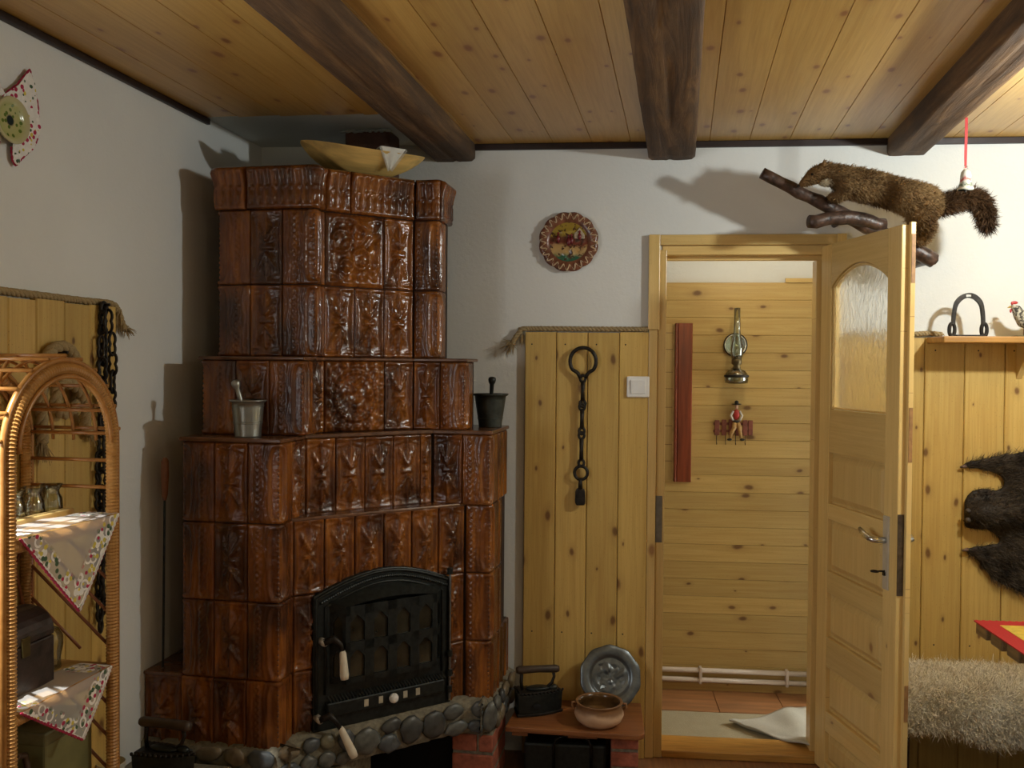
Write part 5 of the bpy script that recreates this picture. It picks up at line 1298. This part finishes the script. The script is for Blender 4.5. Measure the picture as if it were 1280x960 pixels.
for i in range(5):       # back uprights
    a = AF + (AN - AF) * (i + 1) / 6; top = ZS + sqrt(RA ** 2 - (a - AC) ** 2)
    M().tube([lo(a, BK, .05), lo(a, BK, top)], .005, 6).build('back_upright', canered, WS, smooth=True)
for z0, z1 in ((.83, 1.17), (.42, .76)):
    for k in range(4):
        for sg in (1, -1):
            c0_ = AF + (AN - AF) * k / 4; c1_ = c0_ + sg * (AN - AF) * .45
            c1_ = min(max(c1_, AF), AN)
            M().tube([lo(c0_, BK + .01, z1), lo(c1_, BK + .01, z0)], .0042, 6).build('back_lattice', canered, WS, smooth=True)
shelfmat = cane_m('shelf_rattan', (.40, .22, .06), (.58, .36, .12))
for z in (1.180, .795, .40, .06):
    M().box(BK, BF, -AN, -AF, z - .008, z + .002).build('shelf_panel', shelfmat, WS)
    for (p, q) in ((lo(AF, BF, z - .012), lo(AN, BF, z - .012)), (lo(AF, BK, z - .012), lo(AN, BK, z - .012)), (lo(AF, BK, z - .012), lo(AF, BF, z - .012)), (lo(AN, BK, z - .012), lo(AN, BF, z - .012))):
        wrapped('shelf_rail', [p, q], .013)
# ---- doilies
def doily(label, zs, a_far, a_near, apex_a, apex_dz, seed):
    t = thing('embroidered_doily', label, 'doily', W(0, 0), LROT)
    edge = BF + .0165; m = M()
    def hang(u, v):
        a0 = a_far + (apex_a - a_far) * v; a1 = a_near + (apex_a - a_near) * v; a = a0 + (a1 - a0) * u
        return lo(a, edge + .004 + .007 * sin(u * 9 + seed) * v * (1 - v), zs + .004 - apex_dz * v)
    m.grid(20, 16, hang); m.grid(20, 8, lambda u, v: lo(a_far + (a_near - a_far) * u, edge + .002 - (.13 * v) * (1 - .35 * abs(2 * u - 1)), zs + .0055 + .001 * sin(u * 20)), True)
    o = m.build('cloth', lace, t, smooth=True)
    hem = [min(i / 20, 1 - i / 20) * (1 - j / 16) * (a_near - a_far) / .085 for j in range(17) for i in range(21)] + [min(1.0, min(i / 20, 1 - i / 20) * (a_near - a_far) / .085) for j in range(9) for i in range(21)]
    at_ = o.data.attributes.new('hem', 'FLOAT', 'POINT'); at_.data.foreach_set('value', hem)
    for u in (0, 1):
        p = [Vector(hang(u, i / 40)) for i in range(41)]; M().tube(p, [.0022 + .0018 * (i % 2) for i in range(41)], 5).build('edging', crimson if u == 1 else plain('white_edging_%d' % seed, (.7, .68, .64), .9), t)
        if u == 0: M().tube([q + Vector((0, .0035, -.001)) for q in p], .0016, 5).build('edging', crimson, t)
doily('white embroidered doily with crimson edge hanging below the jars', 1.186, 1.447, 1.806, 1.605, .212, 1)
doily('white embroidered doily with crimson edge hanging below the dark chest', .801, 1.478, 1.806, 1.592, .145, 2)
# ---- glass jars on the upper shelf
for (a, b, lab) in ((1.592, .118, 'small clear glass jar beside the near back post of the wicker shelf'), (1.530, .122, 'small clear glass jar standing between two like jars on upper wicker shelf'), (1.470, .128, 'small clear glass jar beside the chain end of the upper wicker shelf')):
    t = thing('glass_jar', lab, 'jar', W(a, b, 1.183), LROT, 'glass jars on the upper wicker shelf'); t.scale = (.78, .78, 1.0)
    M().lathe([(.02, 0), (.033, .002), (.036, .02), (.034, .045), (.026, .056), (.025, .064), (.036, .080), (.0345, .080), (.0235, .064), (.0245, .055), (.032, .044), (.034, .02), (.031, .005), (.001, .004)], 26).build('vessel', glass, t, smooth=True)
tray = M().box(.160, .185, -1.70, -1.455, 1.1835, 1.202).build('wooden_lath', pine_door, bevel=.003); tray.location = W(0, 0); tray.rotation_euler = (0, 0, LROT)
tag(tray, 'pale wooden lath lying in front of the glass jars', 'lath')
# ---- dark chest
CH = thing('wooden_chest', 'small dark carved chest with domed lid on the middle wicker shelf', 'chest', W(0, 0, .803), LROT)
chm = plain('dark_carved_wood', (.028, .016, .012), .4, 0, .6, 30, .5)
M().box(.10, .235, -1.800, -1.600, .0, .115).build('body', chm, CH, bevel=.004)
pr = [(.10, .117), (.235, .117)] + [(.1675 + .0675 * cos(t), .130 + .055 * sin(t)) for t in np.linspace(0, pi, 14)]
m = M(); n_ = len(pr); m.add([(x, -1.800, z) for x, z in pr] + [(x, -1.600, z) for x, z in pr], [tuple(range(n_)), tuple(range(2 * n_ - 1, n_ - 1, -1))] + [(i, n_ + i, n_ + (i + 1) % n_, (i + 1) % n_) for i in range(n_)]); m.build('lid', chm, CH, bevel=.003)
lt = plain('tan_leather', (.16, .06, .03), .5)
M().box(.098, .237, -1.803, -1.790, .0, .15).build('corner_band', lt, CH, bevel=.003); M().box(.2345, .240, -1.715, -1.69, .09, .135).build('clasp', plain('dark_brass', (.12, .09, .03), .4, .8), CH, bevel=.001)
t = thing('glass_carafe', 'small upturned rounded glass carafe beside the dark chest', 'carafe', W(1.530, .165, .803), LROT)
M().lathe([(.018, 0), (.030, .004), (.028, .03), (.034, .06), (.034, .085), (.024, .104), (.008, .11), (.001, .11)], 24).build('vessel', glass, t, smooth=True)
# ---- lower shelf: tin box and clay jug
t = thing('tin_box', 'olive green tin box on the lowest wicker shelf in view', 'box', W(1.545, .16, .402), LROT)
M().box(-.075, .075, -.09, .09, 0, .27).build('body', plain('olive_tin', (.19, .18, .07), .45, .2, .25, 8), t, bevel=.006); M().box(-.077, .077, -.092, .092, .25, .285).build('lid', plain('olive_lid', (.15, .14, .06), .45, .2), t, bevel=.006)
t = thing('clay_jug', 'round brown clay jug with white zigzag painting on the lower wicker shelf', 'jug', W(1.735, .20, .402), LROT)
def jug_m():
    k = N('zigzag_clay'); v = k.coords(); sp_ = k.n('ShaderNodeSeparateXYZ'); k.l(v, sp_.inputs[0]); an = k.n('ShaderNodeMath', operation='ARCTAN2'); k.l(sp_.outputs[1], an.inputs[0]); k.l(sp_.outputs[0], an.inputs[1])
    tri = k.math('PINGPONG', k.math('MULTIPLY', an.outputs[0], 4.0), .5); zz = k.math('SUBTRACT', k.math('MULTIPLY', k.math('SUBTRACT', sp_.outputs[2], .17), 25), tri)
    ln = k.ramp(k.math('ABSOLUTE', k.math('ADD', zz, .1)), [(.05, (1, 1, 1)), (.09, (0, 0, 0))]); k.l(k.mix(ln, (.085, .045, .025), (.55, .47, .33)), k.b.inputs['Base Color']); k.set(Roughness=.4); return k.m
M().lathe([(.04, 0), (.06, .004), (.085, .06), (.092, .12), (.082, .17), (.05, .205), (.032, .22), (.030, .245), (.038, .262), (.034, .262), (.026, .245), (.028, .22), (.045, .2), (.001, .19)], 32).build('vessel', jug_m(), t, smooth=True)
M().tube([(.0, .036, .25), (.0, .075, .24), (.0, .085, .20), (.0, .07, .18)], .008, 8).build('handle', plain('jug_handle', (.085, .045, .025), .4), t, smooth=True)
t = thing('white_crock', 'pale enamel pot standing on hearth block behind the wicker post', 'pot', W(1.105, .052, .300), LROT)
M().lathe([(.02, 0), (.032, .003), (.038, .05), (.042, .075), (.040, .078), (.036, .05), (.001, .008)], 26).build('vessel', plain('pale_enamel', (.50, .48, .38), .3), t, smooth=True)

# ================================================================== LAMP FITTINGS (outside the view)
def pendant(label, x, y, zbulb, zc=2.452):
    t = thing('pendant_lamp', label, 'lamp', (x, y, zbulb))
    M().lathe([(.012, .062), (.022, .064), (.022, .10), (.010, .115), (.001, .116)], 20).build('socket', white_plastic, t, smooth=True)
    M().tube([(0, 0, .11), (0, 0, zc - zbulb)], .003, 6).build('cord', white_plastic, t)
    M().lathe([(.001, -.02), (.035, -.018), (.04, 0), (.001, 0)], 20, (0, 0, zc - zbulb)).build('ceiling_rose', white_plastic, t, smooth=True)
pendant('bare bulb pendant hanging over the table with red cloth', 1.65, 2.66, 2.22)
pendant('added bare bulb pendant at the room fill light', .75, .2, 1.95)  # unseen fitting added to go with the warm fill light
pendant('added bare bulb pendant at the hall fill light', .75, 3.98, 2.22, 2.5)  # unseen fitting added to go with the extra hall light
